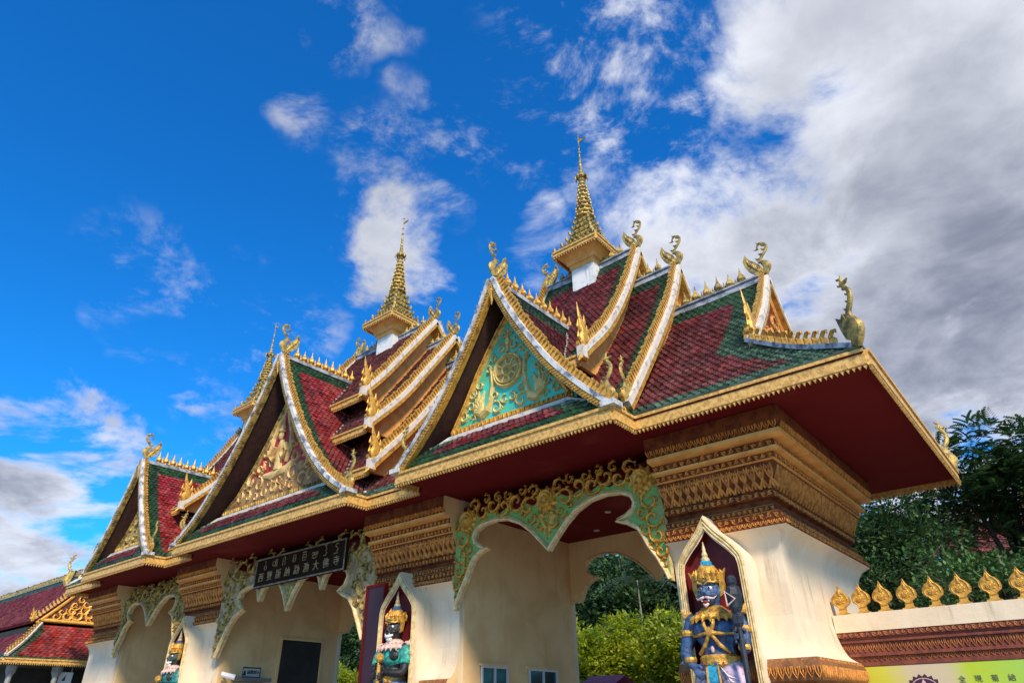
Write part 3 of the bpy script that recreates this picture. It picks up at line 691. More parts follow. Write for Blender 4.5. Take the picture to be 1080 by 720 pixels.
def vpath(x, prof, side=-1, dz=0):
    return [(x, RY+side*d, z+dz) for d, z in crom(prof, 5)]
def gable_end(x, sx, prof, nm_parent, board=True, wide=.20, foot='flame', naga=True, zl=None, size=1.0):
    """verge boards, crest and finials on the end of a tier at x, facing sx"""
    out = X*sx
    b = MB()
    for sd in (-1, 1): sweep(b, vpath(x, prof, sd), X, -.02, .12, -.02 if sx > 0 else -.13, .13 if sx > 0 else .02)
    V_ = part('verge_board', b, [whitec], nm_parent)
    b = MB()
    for sd in (-1, 1): sweep(b, vpath(x, prof, sd), X, -.13, -.02, -.06 if sx > 0 else -.12, .12 if sx > 0 else .06)
    part('verge_trim', b, [gold], V_)
    for sd in (-1, 1):
        b = MB(); pth = vpath(x, prof, sd, .0); flames(b, pth, X, .21*size, .14, .08, 0, .11, -1); part('verge_crest', b, [gold], V_)
    # gable wall
    poly = [(-d, z-.06) for d, z in crom(prof, 5)][::-1]; poly += [(d, z-.06) for d, z in crom(prof, 5)[1:]]
    b = MB(); b.prism(poly, (x-sx*.34, RY, 0), Y, Z, X, -.05, .05)
    part('gable_wall', b, [orange], nm_parent)
    if naga: share('naga_finial', NAGA, nm_parent, (x+sx*.05, RY, prof[0][1]+.16), 0 if sx > 0 else math.pi, size)
    d, z = prof[-1]
    if foot == 'flame':
        share('verge_finial', FLAME, nm_parent, (x+sx*.05, RY-d+.12, z+.20), -math.pi/2, size*1.2)
        b = MB(); b.box(x-.04, x+sx*.0+.14, RY-d-.13, RY-d+.05, z-.14, z+.17)
        part('verge_bracket', b, [whitec], nm_parent)
        b = MB(); b.tube([(x+.06*sx, RY-d+.1, z-.12), (x+.06*sx, RY-d-.12, z-.14), (x+.06*sx, RY-d-.24, z-.30)], [.09, .07, .02], 7)
        part('verge_hook', b, [gold], nm_parent)
    elif foot == 'corner':
        share('naga_finial', CORNER, nm_parent, (x+sx*.0, RY-d+.05, z+.05), -math.pi/2, size*.95)

def tier(x0, x1, prof, brd, green_=True, th=.14, foot='flame', fascia=True, mats=(TM, TG, EDR, EDG), sag=.05, size=1.0):
    t = MB(); f0, f1 = (lambda z: x0), (lambda z: x1)
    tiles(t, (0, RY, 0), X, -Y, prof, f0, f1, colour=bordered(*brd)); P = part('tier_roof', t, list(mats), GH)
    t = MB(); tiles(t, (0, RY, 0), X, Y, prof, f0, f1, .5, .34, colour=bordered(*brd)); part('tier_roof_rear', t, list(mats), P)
    t = MB()
    for dv in (-Y, Y): slab(t, (0, RY, 0), X, dv, prof, f0, f1, th)
    part('tier_body', t, [orange], P)
    d, z = prof[-1]
    for sd in (-1, 1):
        fb = MB(); yy = RY+sd*(d+.0)
        fringe(fb, (x0, yy), (x1, yy), Y*sd, z-.24, z-.02, .09); part('tier_fascia', fb, [goldbright], P)
    b = MB(); ridge_cap(b, x0, x1, prof[0][1]-.06, sag=sag); part('ridge_cap', b, [stone], P)
    b = MB(); spades(b, (x0+.6, RY, prof[0][1]+.12), (x1-.6, RY, prof[0][1]+.12), .50*size, .155, 0, sag); part('ridge_crest', b, [goldold], P)
    gable_end(x1, 1, prof, P, foot=foot, size=size); gable_end(x0, -1, prof, P, foot=foot, size=size)
    return P

def spire(cx_, zb, ht, sc=1.0):
    """lime-washed box, flared cap, ringed gilded spire, crown and vane"""
    r = bpy.data.objects.new('spire', None); 
    b = MB(); b.box(cx_-.43*sc, cx_+.43*sc, RY-.43*sc, RY+.43*sc, zb-1.2, zb+.92*sc)
    B = part('spire', b, [mat('limewashed_box', (.74, .74, .72), (.36, .38, .38), 2.2, .75, bump=.2, lo=.46, hi=.75, streak=(6, .8, (.22, .24, .25)))], GH)
    zc = zb+.92*sc; q = MB()
    K = math.sqrt(.5)
    sqr = lambda pr, mb, m=0: mb.strip([[(cx_+a*h, RY+b_*h, z) for a, b_ in ((-1, -1), (1, -1), (1, 1), (-1, 1))] for h, z in pr], True, m, True)
    sqr([(.45*sc, zc-.16), (.47*sc, zc-.08), (.47*sc, zc), (.53*sc, zc+.02), (.56*sc, zc+.16*sc), (.78*sc, zc+.34*sc)], q, 0)
    part('spire_bracket', q, [orange], B)
    q = MB(); zc += .34*sc; h = .84*sc
    for a, b_, n in (((-h, -h), (h, -h), -Y), ((-h, h), (h, h), Y), ((h, -h), (h, h), X), ((-h, -h), (-h, h), -X)):
        fringe(q, (cx_+a[0], RY+a[1]), (cx_+b_[0], RY+b_[1]), n, zc-.02, zc+.16, .10*sc)
    part('spire_fascia', q, [goldbright], B)
    q = MB(); z = zc+.16; H = ht-z
    # square skirts with corner horns, shrinking concavely
    hs_ = [.80, .62, .49, .405, .34, .29]
    for i, hh in enumerate(hs_):
        hh *= sc; nx_ = (hs_[i+1] if i+1 < len(hs_) else .25)*sc; dz = [.28, .27, .27, .26, .25, .24][i]*sc
        sqr([(hh, z), (hh*1.03, z+.05*sc), (hh*.93, z+.07*sc), ((hh+nx_)*.5*.96, z+dz*.45), (nx_*.98, z+dz*.8), (nx_*.90, z+dz)], q, 0)
        for ax in range(4):
            c_, s2 = [(1, 0), (0, 1), (-1, 0), (0, -1)][ax]; t_ = (-s2, c_); nn = max(3, int(hh*2/.17))
            for j in range(nn+1):
                u = -hh+2*hh*j/nn; mid = abs(abs(u)-hh) < 1e-3; L = (.22 if mid else .10)*sc*(1-.07*i)
                p = V3(cx_+c_*hh+t_[0]*u, RY+s2*hh+t_[1]*u, z+.05*sc)
                q.tube([p, p+V3(c_*.03, s2*.03, L*.5), p+V3(c_*.015, s2*.015, L)], [.045*sc, .05*sc, .004], 5)
        z += dz
    # round rings
    top = ht-.05; n = 15; z0 = z
    prof = []
    for i in range(n):
        t0_ = i/n; r0 = (.265*(1-t0_)**1.55+.040)*sc; zz = z0+(top-z0)*(1-(1-t0_)**1.08)*.92; z1 = z0+(top-z0)*(1-(1-(i+1)/n)**1.08)*.92; d = z1-zz
        prof += [(r0*.80, zz), (r0*1.12, zz+d*.25), (r0*1.12, zz+d*.5), (r0*.82, zz+d*.8)]
        if i < 8:
            m_ = 10
            for j in range(m_):
                a = 2*math.pi*j/m_+(i % 2)*.3; p = V3(cx_+r0*1.08*math.cos(a), RY+r0*1.08*math.sin(a), zz+d*.3)
                q.tube([p, p+V3(.01*math.cos(a), .01*math.sin(a), d*.3), p+V3(0, 0, d*.6)], [.035*sc, .03*sc, .004], 4)
    prof += [(.05*sc, top-.16), (.02, top)]
    q.lathe(prof, (cx_, RY, 0), 12)
    part('spire_cone', q, [goldold], B)
    # crown of hoops with pendants
    q = MB(); zc2 = z0+(top-z0)*.66
    q.lathe([(.10*sc, -.10), (.20*sc, -.06), (.22*sc, 0), (.16*sc, .05), (.11*sc, .12)], (cx_, RY, zc2), 12)
    for j in range(8):
        a = 2*math.pi*j/8; p = V3(cx_+.23*sc*math.cos(a), RY+.23*sc*math.sin(a), zc2-.02); q.tube([p, p-V3(0, 0, .09), p-V3(0, 0, .17)], [.012, .03, .006], 5)
    part('spire_crown', q, [goldold], B)
    q = MB(); q.tube([(cx_, RY, top-.05), (cx_, RY, ht+.95*sc)], [.022, .014], 6); q.ball((cx_, RY, ht+.10), .06, 8); q.ball((cx_, RY, ht+.95*sc), .05, 8); q.ball((cx_, RY, ht+.42), .045, 8)
    q.prism([(0, 0), (.24, .02), (.34, .09), (.22, .12), (0, .13)], (cx_, RY, ht+.62*sc), X, Z, Y, -.01, .01)
    part('spire_vane', q, [goldold], B)

T3 = [(0, 14.35), (1.03, 12.42), (2.36, 10.5), (3.75, 9.08)]
T2 = [(0, 13.10), (.9, 11.45), (2.3, 9.50), (3.26, 8.25), (4.05, 7.25)]
CA = [(0, 15.35), (1.3, 13.55), (2.3, 12.15), (3.15, 11.12)]
CB = [(0, 14.20), (1.3, 12.35), (2.4, 10.85), (3.65, 9.52)]
CC = [(0, 13.02), (1.3, 11.12), (2.5, 9.55), (3.95, 7.95)]
for cx_ in (-9.1, -28.4):
    tier(cx_-1.75, cx_+1.75, T3, (.55, .0, .35, .55) if cx_ > -12 else (.1, 0, .1, .1))
    tier(cx_-2.95, cx_+2.95, T2, (.55, .0, .55, .55) if cx_ > -12 else (.1, 0, .1, .1), foot='corner')
for x0, x1, pr in ((-21.35, -16.45, CA), (-22.5, -15.35, CB), (-23.3, -14.65, CC)): tier(x0, x1, pr, (.0, 0, 0, 0), size=.95)
spire(-9.15, 13.62, 19.75); spire(-19.0, 14.62, 21.1, 1.08); spire(-29.0, 13.62, 19.25, 1.05)
# main ridge pieces and end gables of the lowest tier
for x0, x1 in ((GX0, -28.4), (-28.4, -19), (-19, -9.1), (-9.1, GX1)):
    b = MB(); ridge_cap(b, x0, x1, 11.56, sag=.05); Pm = part('main_ridge_cap', b, [stone], GH)
    b = MB(); spades(b, (x0+.35, RY, 11.74), (x1-.6, RY, 11.74), .56, .165, 0, .05); part('main_ridge_crest', b, [goldold], Pm)
TOP = [(d, z) for d, z in MAIN if z > GZ]+[(profd(MAIN, GZ), GZ)]
for sx, gx in ((1, GX1), (-1, GX0)):
    h = bpy.data.objects.new('end_gable', None)
    b = MB(); poly = [(-d, z-.08) for d, z in crom(TOP, 5)][::-1]+[(d, z-.08) for d, z in crom(TOP, 5)[1:]]
    b.prism(poly, (gx-sx*.1, RY, 0), Y, Z, X, -.05, .05); P = part('end_gable', b, [carvebg], GH)
    r = MB(); F = ((gx-sx*.045, RY, 0), Y*sx, Z, X*sx)
    for (dx, z, rr, a0, cw) in ((0, 10.2, .3, 0, 1), (-.5, 9.5, .38, 1, 1), (.5, 9.5, .38, 2, -1), (0, 8.95, .3, 0, 1), (-1.15, 9.0, .34, 1, -1), (1.15, 9.0, .34, 2, 1)): leafscroll(r, *F, (dx, z), rr, a0, cw, 0, .05)
    r.ribbon([(-d*.93, z-.3) for d, z in crom(TOP, 4)], .07, .05, *F); r.ribbon([(d*.93, z-.3) for d, z in crom(TOP, 4)], .07, .05, *F)
    part('end_gable_carving', r, [carvegold], P)
    gable_end(gx, sx, TOP, P, foot='flame', size=1.0)
# hip ridges with a row of little nagas, and the corner nagas
def hip(p, q, n=7, big=True):
    p, q = Vector(p), Vector(q); d = (q-p); hd = V3(d.x, d.y, 0).normalized(); nn = Z.cross(hd)
    mid = (p+q)/2-V3(0, 0, .10); pts = crom([p, mid, q], 5)
    b = MB(); sweep(b, pts, nn, -.02, .07, -.09, .09); P = part('hip_ridge', b, [white], GH)
    b = MB(); PP_ = resample(pts, (q-p).length/14)
    for i in range(0, len(PP_)-2):
        c = Vector(PP_[i])+V3(0, 0, .06); b.tube([c-hd*.03, c+hd*.0+Z*.10, c-hd*.05+Z*.19, c+hd*.03+Z*.26, c+hd*.10+Z*.24, c+hd*.11+Z*.18], [.075, .07, .045, .04, .03, .01], 6)
    part('hip_naga', b, [gold], P)
    share('corner_naga', CORNER, GH, q+V3(0, 0, .02)+hd*.10, math.atan2(hd.y, hd.x), 1.06)
for sx, gx, ex in ((1, GX1, XE1), (-1, GX0, XE0)):
    for sd in (-1, 1): hip((gx-sx*.05, RY+sd*profd(MAIN, GZ)+sd*.08, GZ+.04), (ex-sx*.1, RY+sd*4.28, 6.93))

# front porch gables -------------------------------------------------------
def backy(z, i):
    """where the porch roof dives under the tiers behind it"""
    tabs = [T3, T2, MAIN] if i != 1 else [CA, CB, CC, MAIN]
    y = 99
    for T_ in tabs:
        zt, zb = T_[0][1], T_[-1][1]
        if z <= zt: y = min(y, RY-(profd(T_, z) if z >= zb-.15 else -99))
    return y+.35 if y < 99 else RY
for i, (c_, hw, za, yf, prof) in enumerate(PORCH):
    G = MB(); R_ = []
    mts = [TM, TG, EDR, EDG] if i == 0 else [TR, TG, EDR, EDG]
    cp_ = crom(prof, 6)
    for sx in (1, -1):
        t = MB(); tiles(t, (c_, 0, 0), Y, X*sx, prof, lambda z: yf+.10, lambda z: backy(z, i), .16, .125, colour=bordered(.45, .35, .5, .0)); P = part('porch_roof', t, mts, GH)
        t = MB(); slab(t, (c_, 0, 0), Y, X*sx, prof, lambda z: yf-.02, lambda z: min(backy(z, i), RY), .12); part('porch_roof_body', t, [vsoff], P)
        # mortar where the two roofs meet
        pts = [(c_+sx*d, min(backy(z, i), RY)-.30, z+.03) for d, z in cp_ if z < za-.1]
        t = MB(); zz_ = np.linspace(za-.35, 7.1, 26)
        mp_ = [(float(np.interp(z, [q[1] for q in cp_][::-1], [q[0] for q in cp_][::-1])), z) for z in zz_]
        t.tube([(c_+sx*d, min(backy(z, i), RY)-.30, z+.03) for d, z in mp_], .03, 5)
        for z in zz_:
            d = float(np.interp(z, [q[1] for q in cp_][::-1], [q[0] for q in cp_][::-1])); t.ball((c_+sx*d, min(backy(z, i), RY)-.33, z+.05), (random.uniform(.04, .09), random.uniform(.05, .1), random.uniform(.03, .07)), 6); part('valley_mortar', t, [whitec], P)
    # verge: limed board, gold moulding under it, crest above
    for sx in (1, -1):
        pth = [(c_+sx*d, yf, z) for d, z in cp_]
        b = MB(); sweep(b, pth, Y, .0, .11, -.16, .08); Vb = part('porch_verge', b, [white], GH)
        b = MB(); sweep(b, pth, Y, -.135, -.002, -.13, .02); 
        part('verge_moulding', b, [gold if i == 0 else goldold], Vb)
        b = MB(); L_ = resample(pth, .085)
        for a_, b_ in zip(L_[:-1], L_[1:]):
            a_, b_ = Vector(a_), Vector(b_); tt = (b_-a_).normalized(); w_ = Y.cross(tt); w_ = -w_ if w_.z < 0 else w_
            b.tube([(a_*.9+b_*.1)-w_*.12-Y*.135, (a_+b_)/2-w_*.07-Y*.145, (a_*.1+b_*.9)-w_*.02-Y*.135], [.008, .02, .008], 5)
        part('verge_beading', b, [gold], Vb)
        b = MB(); flames(b, pth, Y, .20, .135, .09, 0, .10, -1)
        part('verge_crest', b, [goldold if i == 0 and sx < 0 else gold], Vb)  # nearest gable's left crest: darker gold paints in its shaded, silhouetted side
        fx = c_+sx*(hw-.02)
        share('verge_naga', CORNER, Vb, (fx-sx*.10, yf+.05, 6.98), 0 if sx > 0 else math.pi, .92)
        b = MB(); b.box(fx-.16, fx+.16, yf-.20, yf+.14, 6.86, 6.97); part('verge_foot', b, [white], Vb)
    # pendant under the apex
    b = MB(); b.tube([(c_, yf-.05, za-.02), (c_, yf-.08, za-.35), (c_, yf-.08, za-.75)], [.09, .10, .01], 6); part('apex_pendant', b, [gold], GH)
    share('naga_finial', NAGA, GH, (c_, yf+.02, za+.20), -math.pi/2, 1.0 if i != 1 else 1.05)
    ye = backy(za-.1, i)
    b = MB(); pts = [(c_, yf+(ye-yf)*j/8, za-.05+.0*j) for j in range(9)]; sweep(b, pts, X, 0, .12, -.10, .10); Pr = part('porch_ridge', b, [stone], GH)
    b = MB(); spades(b, (c_, yf+.55, za+.06), (c_, ye-.1, za+.06), .54, .15); part('porch_ridge_crest', b, [gold], Pr)
    # tympanum
    yt = yf+.56; zb = 7.66
    half = [[(0, 10.65), (.35, 10.25), (.68, 9.80), (1.05, 9.28), (1.5, 8.5), (1.95, zb)], [(0, 11.25), (.8, 10.1), (1.58, 9.12), (2.3, 8.35), (3.15, zb)], [(0, 10.0), (.6, 9.15), (1.2, 8.42), (1.92, zb)]][i]; dl = half[-1][0]
    poly = [(-d, z) for d, z in half][::-1]+[(d, z) for d, z in half[1:]]
    b = MB(); b.prism(poly, (c_, yt, 0), X, Z, Y, 0, .12); Tm = part('tympanum', b, [teal if i == 0 else redbg if i == 1 else olive], GH); b = MB(); b.prism([(-hw*.66, zb-.1), (hw*.66, zb-.1), (hw*.30, zb+(za-zb)*.42), (0, za-.55), (-hw*.30, zb+(za-zb)*.42)], (c_, yt+.13, 0), X, Z, Y, 0, .08); part('gable_backing', b, [vsoff], Tm)
    F = ((c_, yt, 0), X, Z, -Y)
    r = MB(); ins = [(d*.94, z-.10) for d, z in half]; ins[-1] = (dl*.93, zb+.1)
    for sx in (1, -1): r.ribbon([(sx*d, z) for d, z in ins], .11, .06, *F); r.ribbon([(sx*d, z) for d, z in ins], .035, .10, *F)
    r.ribbon([(-dl*.95, zb+.09), (dl*.95, zb+.09)], .11, .06, *F); r.ribbon([(-dl*.93, zb+.05), (dl*.93, zb+.05)], .03, .09, *F)
    nb = int(2*dl/.14)
    for j in range(nb): x_ = -dl*.93+(j+.5)*2*dl*.93/nb; r.ribbon([(x_-.05, zb+.02), (x_, zb+.16), (x_+.05, zb+.02)], .016, .09, *F)
    part('tympanum_frame', r, [goldold if i != 0 else gold], Tm)
    r = MB(); LIM = ([d for d, z in half][::-1], [z for d, z in half][::-1], 0)
    if i == 0:
        wc = (0, 8.95); wr = .42
        for rr, ww, hh in ((wr, .055, .10), (wr*.84, .025, .11), (wr*.34, .03, .10)): r.ribbon([(wc[0]+rr*math.cos(a*math.pi/12), wc[1]+rr*math.sin(a*math.pi/12)) for a in range(25)], ww, hh, *F)
        for a in range(8): r.ribbon([(wc[0]+wr*.12*math.cos(a*math.pi/4+.2), wc[1]+wr*.12*math.sin(a*math.pi/4+.2)), (wc[0]+wr*.5*math.cos(a*math.pi/4+.2), wc[1]+wr*.5*math.sin(a*math.pi/4+.2)), (wc[0]+wr*.82*math.cos(a*math.pi/4+.2), wc[1]+wr*.82*math.sin(a*math.pi/4+.2))], [.02, .04, .03], .08, *F)
        b = MB(); b.prism([(wc[0]+wr*math.cos(a*math.pi/12), wc[1]+wr*math.sin(a*math.pi/12)) for a in range(24)], *F, .0, .035); Wh = part('dharma_wheel_ground', b, [olive], Tm)
        for sx in (1, -1):
            # long-tailed bird with a plume of leaves
            B_ = lambda pts: [(sx*a*.80, z) for a, z in pts]
            r.ribbon(B_([(.55, 8.62), (.66, 8.50), (.72, 8.28), (.82, 8.08), (1.05, 8.0), (1.30, 8.12), (1.42, 8.36)]), [.03, .06, .08, .13, .13, .08, .02], .10, *F)
            r.ribbon(B_([(.70, 8.45), (.62, 8.75), (.66, 9.05), (.78, 9.30)]), [.04, .07, .05, .01], .08, *F)
            for (a0, L) in ((.25, .42), (.6, .5), (1.0, .6), (1.4, .55), (-.2, .34)):
                r.ribbon(B_([(1.05, 8.1), (1.05+L*.5*math.cos(a0), 8.1+L*.5*math.sin(a0)), (1.05+L*math.cos(a0+.35), 8.1+L*math.sin(a0+.35))]), [.05, .09, .01], .09, *F)
            for (dx, z, rr, a0, cw) in ((1.45, 8.08, .16, 1, 1), (1.68, 8.0, .12, 0, -1), (1.15, 8.62, .15, 2, 1), (.38, 8.05, .19, 1, 1), (.12, 8.2, .13, 2, -1), (.9, 8.82, .14, 1, -1), (.22, 9.62, .16, 1, 1), (.46, 9.45, .12, 0, -1), (.12, 9.98, .11, 1, 1), (.62, 9.15, .12, 1, 1), (.4, 8.38, .11, 0, 1), (1.2, 8.3, .13, 1, 1), (1.35, 8.42, .1, 2, 1), (.8, 8.0, .12, 1, -1), (1.1, 7.98, .1, 0, 1), (.28, 9.3, .09, 1, 1)):
                leafscroll(r, *F, (sx*dx, z), rr, a0 if sx > 0 else math.pi-a0, cw*sx, 0, .06)
        r.ribbon([(0, 9.45), (0, 9.75), (0, 10.15)], [.05, .09, .01], .09, *F)
        part('tympanum_relief', r, [goldpale if False else mat('relief_gold', (.72, .56, .20), (.50, .36, .10), 6, .5, .1, .3, 30)], Tm)
    elif i == 1:
        # kneeling celestial figure with joined hands above rolling scrolls
        gnd = [(-2.9, zb+.12), (2.9, zb+.12), (2.1, 8.25), (1.3, 8.75), (.7, 8.5), (-.7, 8.5), (-1.3, 8.75), (-2.1, 8.25)]
        r.prism(gnd, *F, .0, .04, 1)
        r.ribbon([(-.75, 8.65), (-.2, 8.55), (.5, 8.62), (.85, 8.85)], [.10, .19, .19, .07], .11, *F)      # folded legs
        r.ribbon([(0, 8.7), (-.02, 9.1), (0, 9.45), (0, 9.75)], [.22, .17, .22, .08], .13, *F)
        for sx in (1, -1):
            r.ribbon([(sx*.30, 9.55), (sx*.48, 9.25), (sx*.28, 9.05), (sx*.06, 9.28)], [.08, .07, .06, .04], .16, *F)
            r.ribbon([(sx*.42, 8.9), (sx*.60, 9.4), (sx*.52, 9.9), (sx*.28, 10.4), (sx*.02, 10.8)], [.06, .10, .09, .07, .01], .10, *F)
            for (dx, z, rr, a0, cw) in ((.95, 8.40, .28, 1, 1), (1.45, 8.62, .28, 2, -1), (1.5, 8.10, .24, 0, 1), (2.0, 8.15, .24, 1, 1), (2.45, 8.02, .18, 0, -1), (.5, 8.08, .2, 1, -1), (1.02, 8.98, .24, 2, 1), (0, 8.1, .2, 1, 1), (.25, 8.35, .16, 0, -1), (2.8, 7.95, .12, 1, 1), (1.75, 8.48, .18, 0, 1), (.6, 9.9, .15, 1, 1), (1.0, 7.98, .14, 1, 1), (1.25, 9.3, .14, 1, 1), (.78, 9.45, .16, 0, -1), (.4, 10.5, .12, 1, 1), (.3, 11.0, .1, 1, 1)):
                leafscroll(r, *F, (sx*dx, z), rr, a0 if sx > 0 else math.pi-a0, cw*sx, 0, .09)
        r.ball((c_, yt-.07, 9.90), (.13, .09, .17), 10); r.lathe([(.15, 0), (.16, .06), (.09, .14), (.10, .18), (.05, .30), (.03, .42), (.005, .60)], (c_, yt-.05, 10.0), 10)
        part('tympanum_relief', r, [buff, mat('pediment_brown', (.36, .20, .07), (.20, .08, .03), 4, .7)], Tm)
    else:
        for sx in (1, -1):
            for (dx, z, rr, a0, cw) in ((.35, 8.1, .28, 1, 1), (.9, 8.15, .30, 2, -1), (1.45, 8.05, .22, 0, 1), (.4, 8.75, .26, 1, -1), (.2, 9.3, .2, 1, 1), (.85, 8.65, .2, 1, 1)): leafscroll(r, *F, (sx*dx, z), rr, a0 if sx > 0 else math.pi-a0, cw*sx, 0, .08)
        part('tympanum_relief', r, [goldold], Tm)
    LIM = None
    # limed string course and little skirt roof in front of the tympanum
    xa = dl-.15; b = MB(); pts = [(-hw+.05, yf-.02, 6.90), (-hw+.45, yf+.22, 7.15), (-xa, yt-.12, zb-.09), (xa, yt-.12, zb-.09), (hw-.45, yf+.22, 7.15)]
    sweep(b, [(c_+p[0], p[1], p[2]) for p in pts], Y, -.05, .05, -.07, .03); part('string_course', b, [whitec], GH)
    t = MB(); pr = [(0, zb-.12), (.36, 7.27), (yt-.12-yf+.04, 6.88)]
    rg = lambda z: hw-(hw-xa)*min(1, max(0, (z-6.88)/(zb-.12-6.88)))**.8
    tiles(t, (c_, yt-.12, 0), X, -Y, pr, lambda z: -rg(z), lambda z: rg(z), .16, .12, colour=bordered(.0, .26, .6, .6)); P = part('skirt_roof', t, [TM, TG, EDR, EDG], GH)
    t = MB(); slab(t, (c_, yt-.12, 0), X, -Y, pr, lambda z: -rg(z), lambda z: rg(z), .06); part('skirt_body', t, [maroon], P)

# ------------------------------------------------------------------ doors, windows, small fittings of the passages
def text_mesh(body, size, m, name, extr=.008):
    cu = bpy.data.curves.new(name, 'FONT'); cu.body = body; cu.size = size; cu.extrude = extr; cu.align_x = 'CENTER'; cu.align_y = 'CENTER'; cu.resolution_u = 3
    o = bpy.data.objects.new(name, cu); COL.objects.link(o); bpy.context.view_layer.update()
    me = bpy.data.meshes.new_from_object(o.evaluated_get(bpy.context.evaluated_depsgraph_get())); bpy.data.objects.remove(o); bpy.data.curves.remove(cu)
    me.materials.clear(); me.materials.append(m); me.name = name; return me
def put_text(body, size, m, name, parent, loc, facing='-Y', sx=1.0, extr=.008):
    me = text_mesh(body, size, m, name, extr); o = bpy.data.objects.new(name, me); COL.objects.link(o); o.parent = parent
    o.location = Vector(loc)-Vector(rootloc(parent)); o.rotation_euler = (R(90), 0, 0 if facing == '-Y' else R(90)); o.scale = (sx, 1, 1); return o
def window(xw, y0, y1, z0, z1):
    b = MB(); b.box(xw, xw+.012, y0, y1, z0, z1); P = part('window', b, [glass], GH)
    b = MB()
    for a in (y0, (y0+y1)/2-.025, y1-.05): b.box(xw+.012, xw+.06, a, a+.05, z0, z1)
    for a in (z0, z1-.05): b.box(xw+.014, xw+.055, y0+.05, y1-.05, a, a+.05)
    part('window_frame', b, [alu], P)
    b = MB(); b.box(xw+.0, xw+.07, y0-.06, y1+.06, z1, z1+.05); part('window_head', b, [tan], P)
window(-12.078, 13.42, 14.45, 1.35, 2.72); window(-12.078, 15.32, 16.60, 1.35, 2.72)
b = MB(); b.box(-23.448, -23.42, 15.06, 16.80, 0, 4.2); Dr = part('side_doorway', b, [dark], GH)
b = MB(); b.box(-23.448, -23.38, 14.98, 15.06, 0, 4.28); b.box(-23.448, -23.38, 16.80, 16.88, 0, 4.28); b.box(-23.448, -23.38, 15.06, 16.80, 4.2, 4.28); part('door_frame', b, [tan], Dr)
b = MB(); b.box(-23.42, -23.40, 15.2, 16.6, 2.55, 2.62); b.box(-23.42, -23.40, 15.9, 16.0, 0, 2.55); part('door_rail', b, [mat('dark_metal', (.06, .06, .06), rough=.4)], Dr)
tw = thing('ticket_window', 'dark double ticket window under a ledge, on the passage wall below the notice plate', 'ticket window', (-23.42, 13.9, 1.2))
b = MB(); b.box(-23.448, -23.42, 13.42, 14.48, 1.2, 2.76); part('pane', b, [glass], tw)
b = MB()
for a in (13.42, 13.92, 14.43): b.box(-23.42, -23.37, a, a+.05, 1.2, 2.76)
b.box(-23.42, -23.375, 13.42, 14.48, 2.70, 2.76); part('frame', b, [alu], tw)
b = MB(); b.box(-23.44, -23.10, 13.30, 14.62, 2.80, 2.86); b.box(-23.12, -23.06, 13.3, 14.62, 2.78, 2.90); part('ledge', b, [mat('grey_slate', (.16, .17, .17), rough=.6)], tw)
cb = thing('wall_camera', 'white camera bracket fixed beside the ticket window at the front edge of the passage', 'camera', (-23.4, 12.95, 2.9))
b = MB(); b.tube([(-23.44, 12.9, 3.02), (-23.25, 12.95, 3.0), (-23.1, 13.0, 2.95)], .03, 8); part('bracket', b, [alu], cb)
b = MB(); b.tube([(-23.2, 12.78, 2.98), (-22.95, 13.15, 2.88)], [.085, .085], 10); part('housing', b, [mat('white_plastic', (.8, .8, .8), rough=.4)], cb)
b = MB(); b.tube([(-22.955, 13.15, 2.88), (-22.93, 13.185, 2.87)], [.06, .055], 10); part('lens', b, [glass], cb)
nb_ = thing('notice_plate', 'small pale notice plate with a dark border and four characters above the ticket window', 'notice', (-23.42, 14.0, 2.92))
b = MB(); b.box(-23.448, -23.42, 13.66, 14.36, 2.92, 3.24); part('plate', b, [mat('plate_white', (.62, .60, .54), rough=.5)], nb_)
b = MB(); dk = mat('lettering_dark', (.03, .03, .03), rough=.5)
b.box(-23.42, -23.41, 13.66, 14.36, 3.20, 3.24); b.box(-23.42, -23.41, 13.66, 14.36, 2.92, 2.95); b.box(-23.42, -23.41, 13.66, 13.68, 2.95, 3.2); b.box(-23.42, -23.41, 14.34, 14.36, 2.95, 3.2)
b.prism([(13.70, 2.98), (13.80, 2.98), (13.79, 3.08), (13.75, 3.16), (13.71, 3.08)], (-23.42, 0, 0), Y, Z, X, 0, .008); part('border', b, [dk], nb_)
put_text('温馨提示', .125, dk, 'lettering', nb_, (-23.41, 14.08, 3.08), 'X')

bd = thing('maroon_board', 'tall plain maroon board standing upright against the left side of the second pier', 'board', (-14.83, 12.25, 0))
b = MB(); b.box(-15.20, -14.46, 12.20, 12.27, 0, 4.78); part('panel', b, [darkpanel], bd)
b = MB(); b.box(-15.22, -15.17, 12.17, 12.30, 0, 4.80); b.box(-14.49, -14.44, 12.17, 12.30, 0, 4.80); b.box(-15.17, -14.49, 12.18, 12.29, 4.73, 4.80); part('edge_frame', b, [maroon], bd)

# sign over the middle arch
sg = thing('temple_signboard', 'long dark signboard in two scripts with a beaded pale border, under the middle gable', 'signboard', (-18.82, 12.3, 5.4))
sx0, sx1, sz0, sz1, syf = -21.22, -16.42, 5.40, 6.33, 12.24
b = MB(); b.box(sx0, sx1, syf, syf+.09, sz0, sz1); part('board', b, [mat('sign_black', (.020, .009, .005), (.03, .014, .008), 2, .85, spec=.1)], sg)
b = MB(); n_ = 56
for i in range(n_):
    xx = sx0+(i+.5)*(sx1-sx0)/n_
    for zz in (sz0+.03, sz1-.03): b.ball((xx, syf-.01, zz), (.032, .02, .028), 6)
for i in range(9):
    zz = sz0+.05+(i+.5)*(sz1-sz0-.1)/9
    for xx in (sx0+.03, sx1-.03): b.ball((xx, syf-.01, zz), (.028, .02, .036), 6)
for zz in (sz0+.005, sz1-.055): b.box(sx0, sx1, syf-.008, syf, zz, zz+.05)
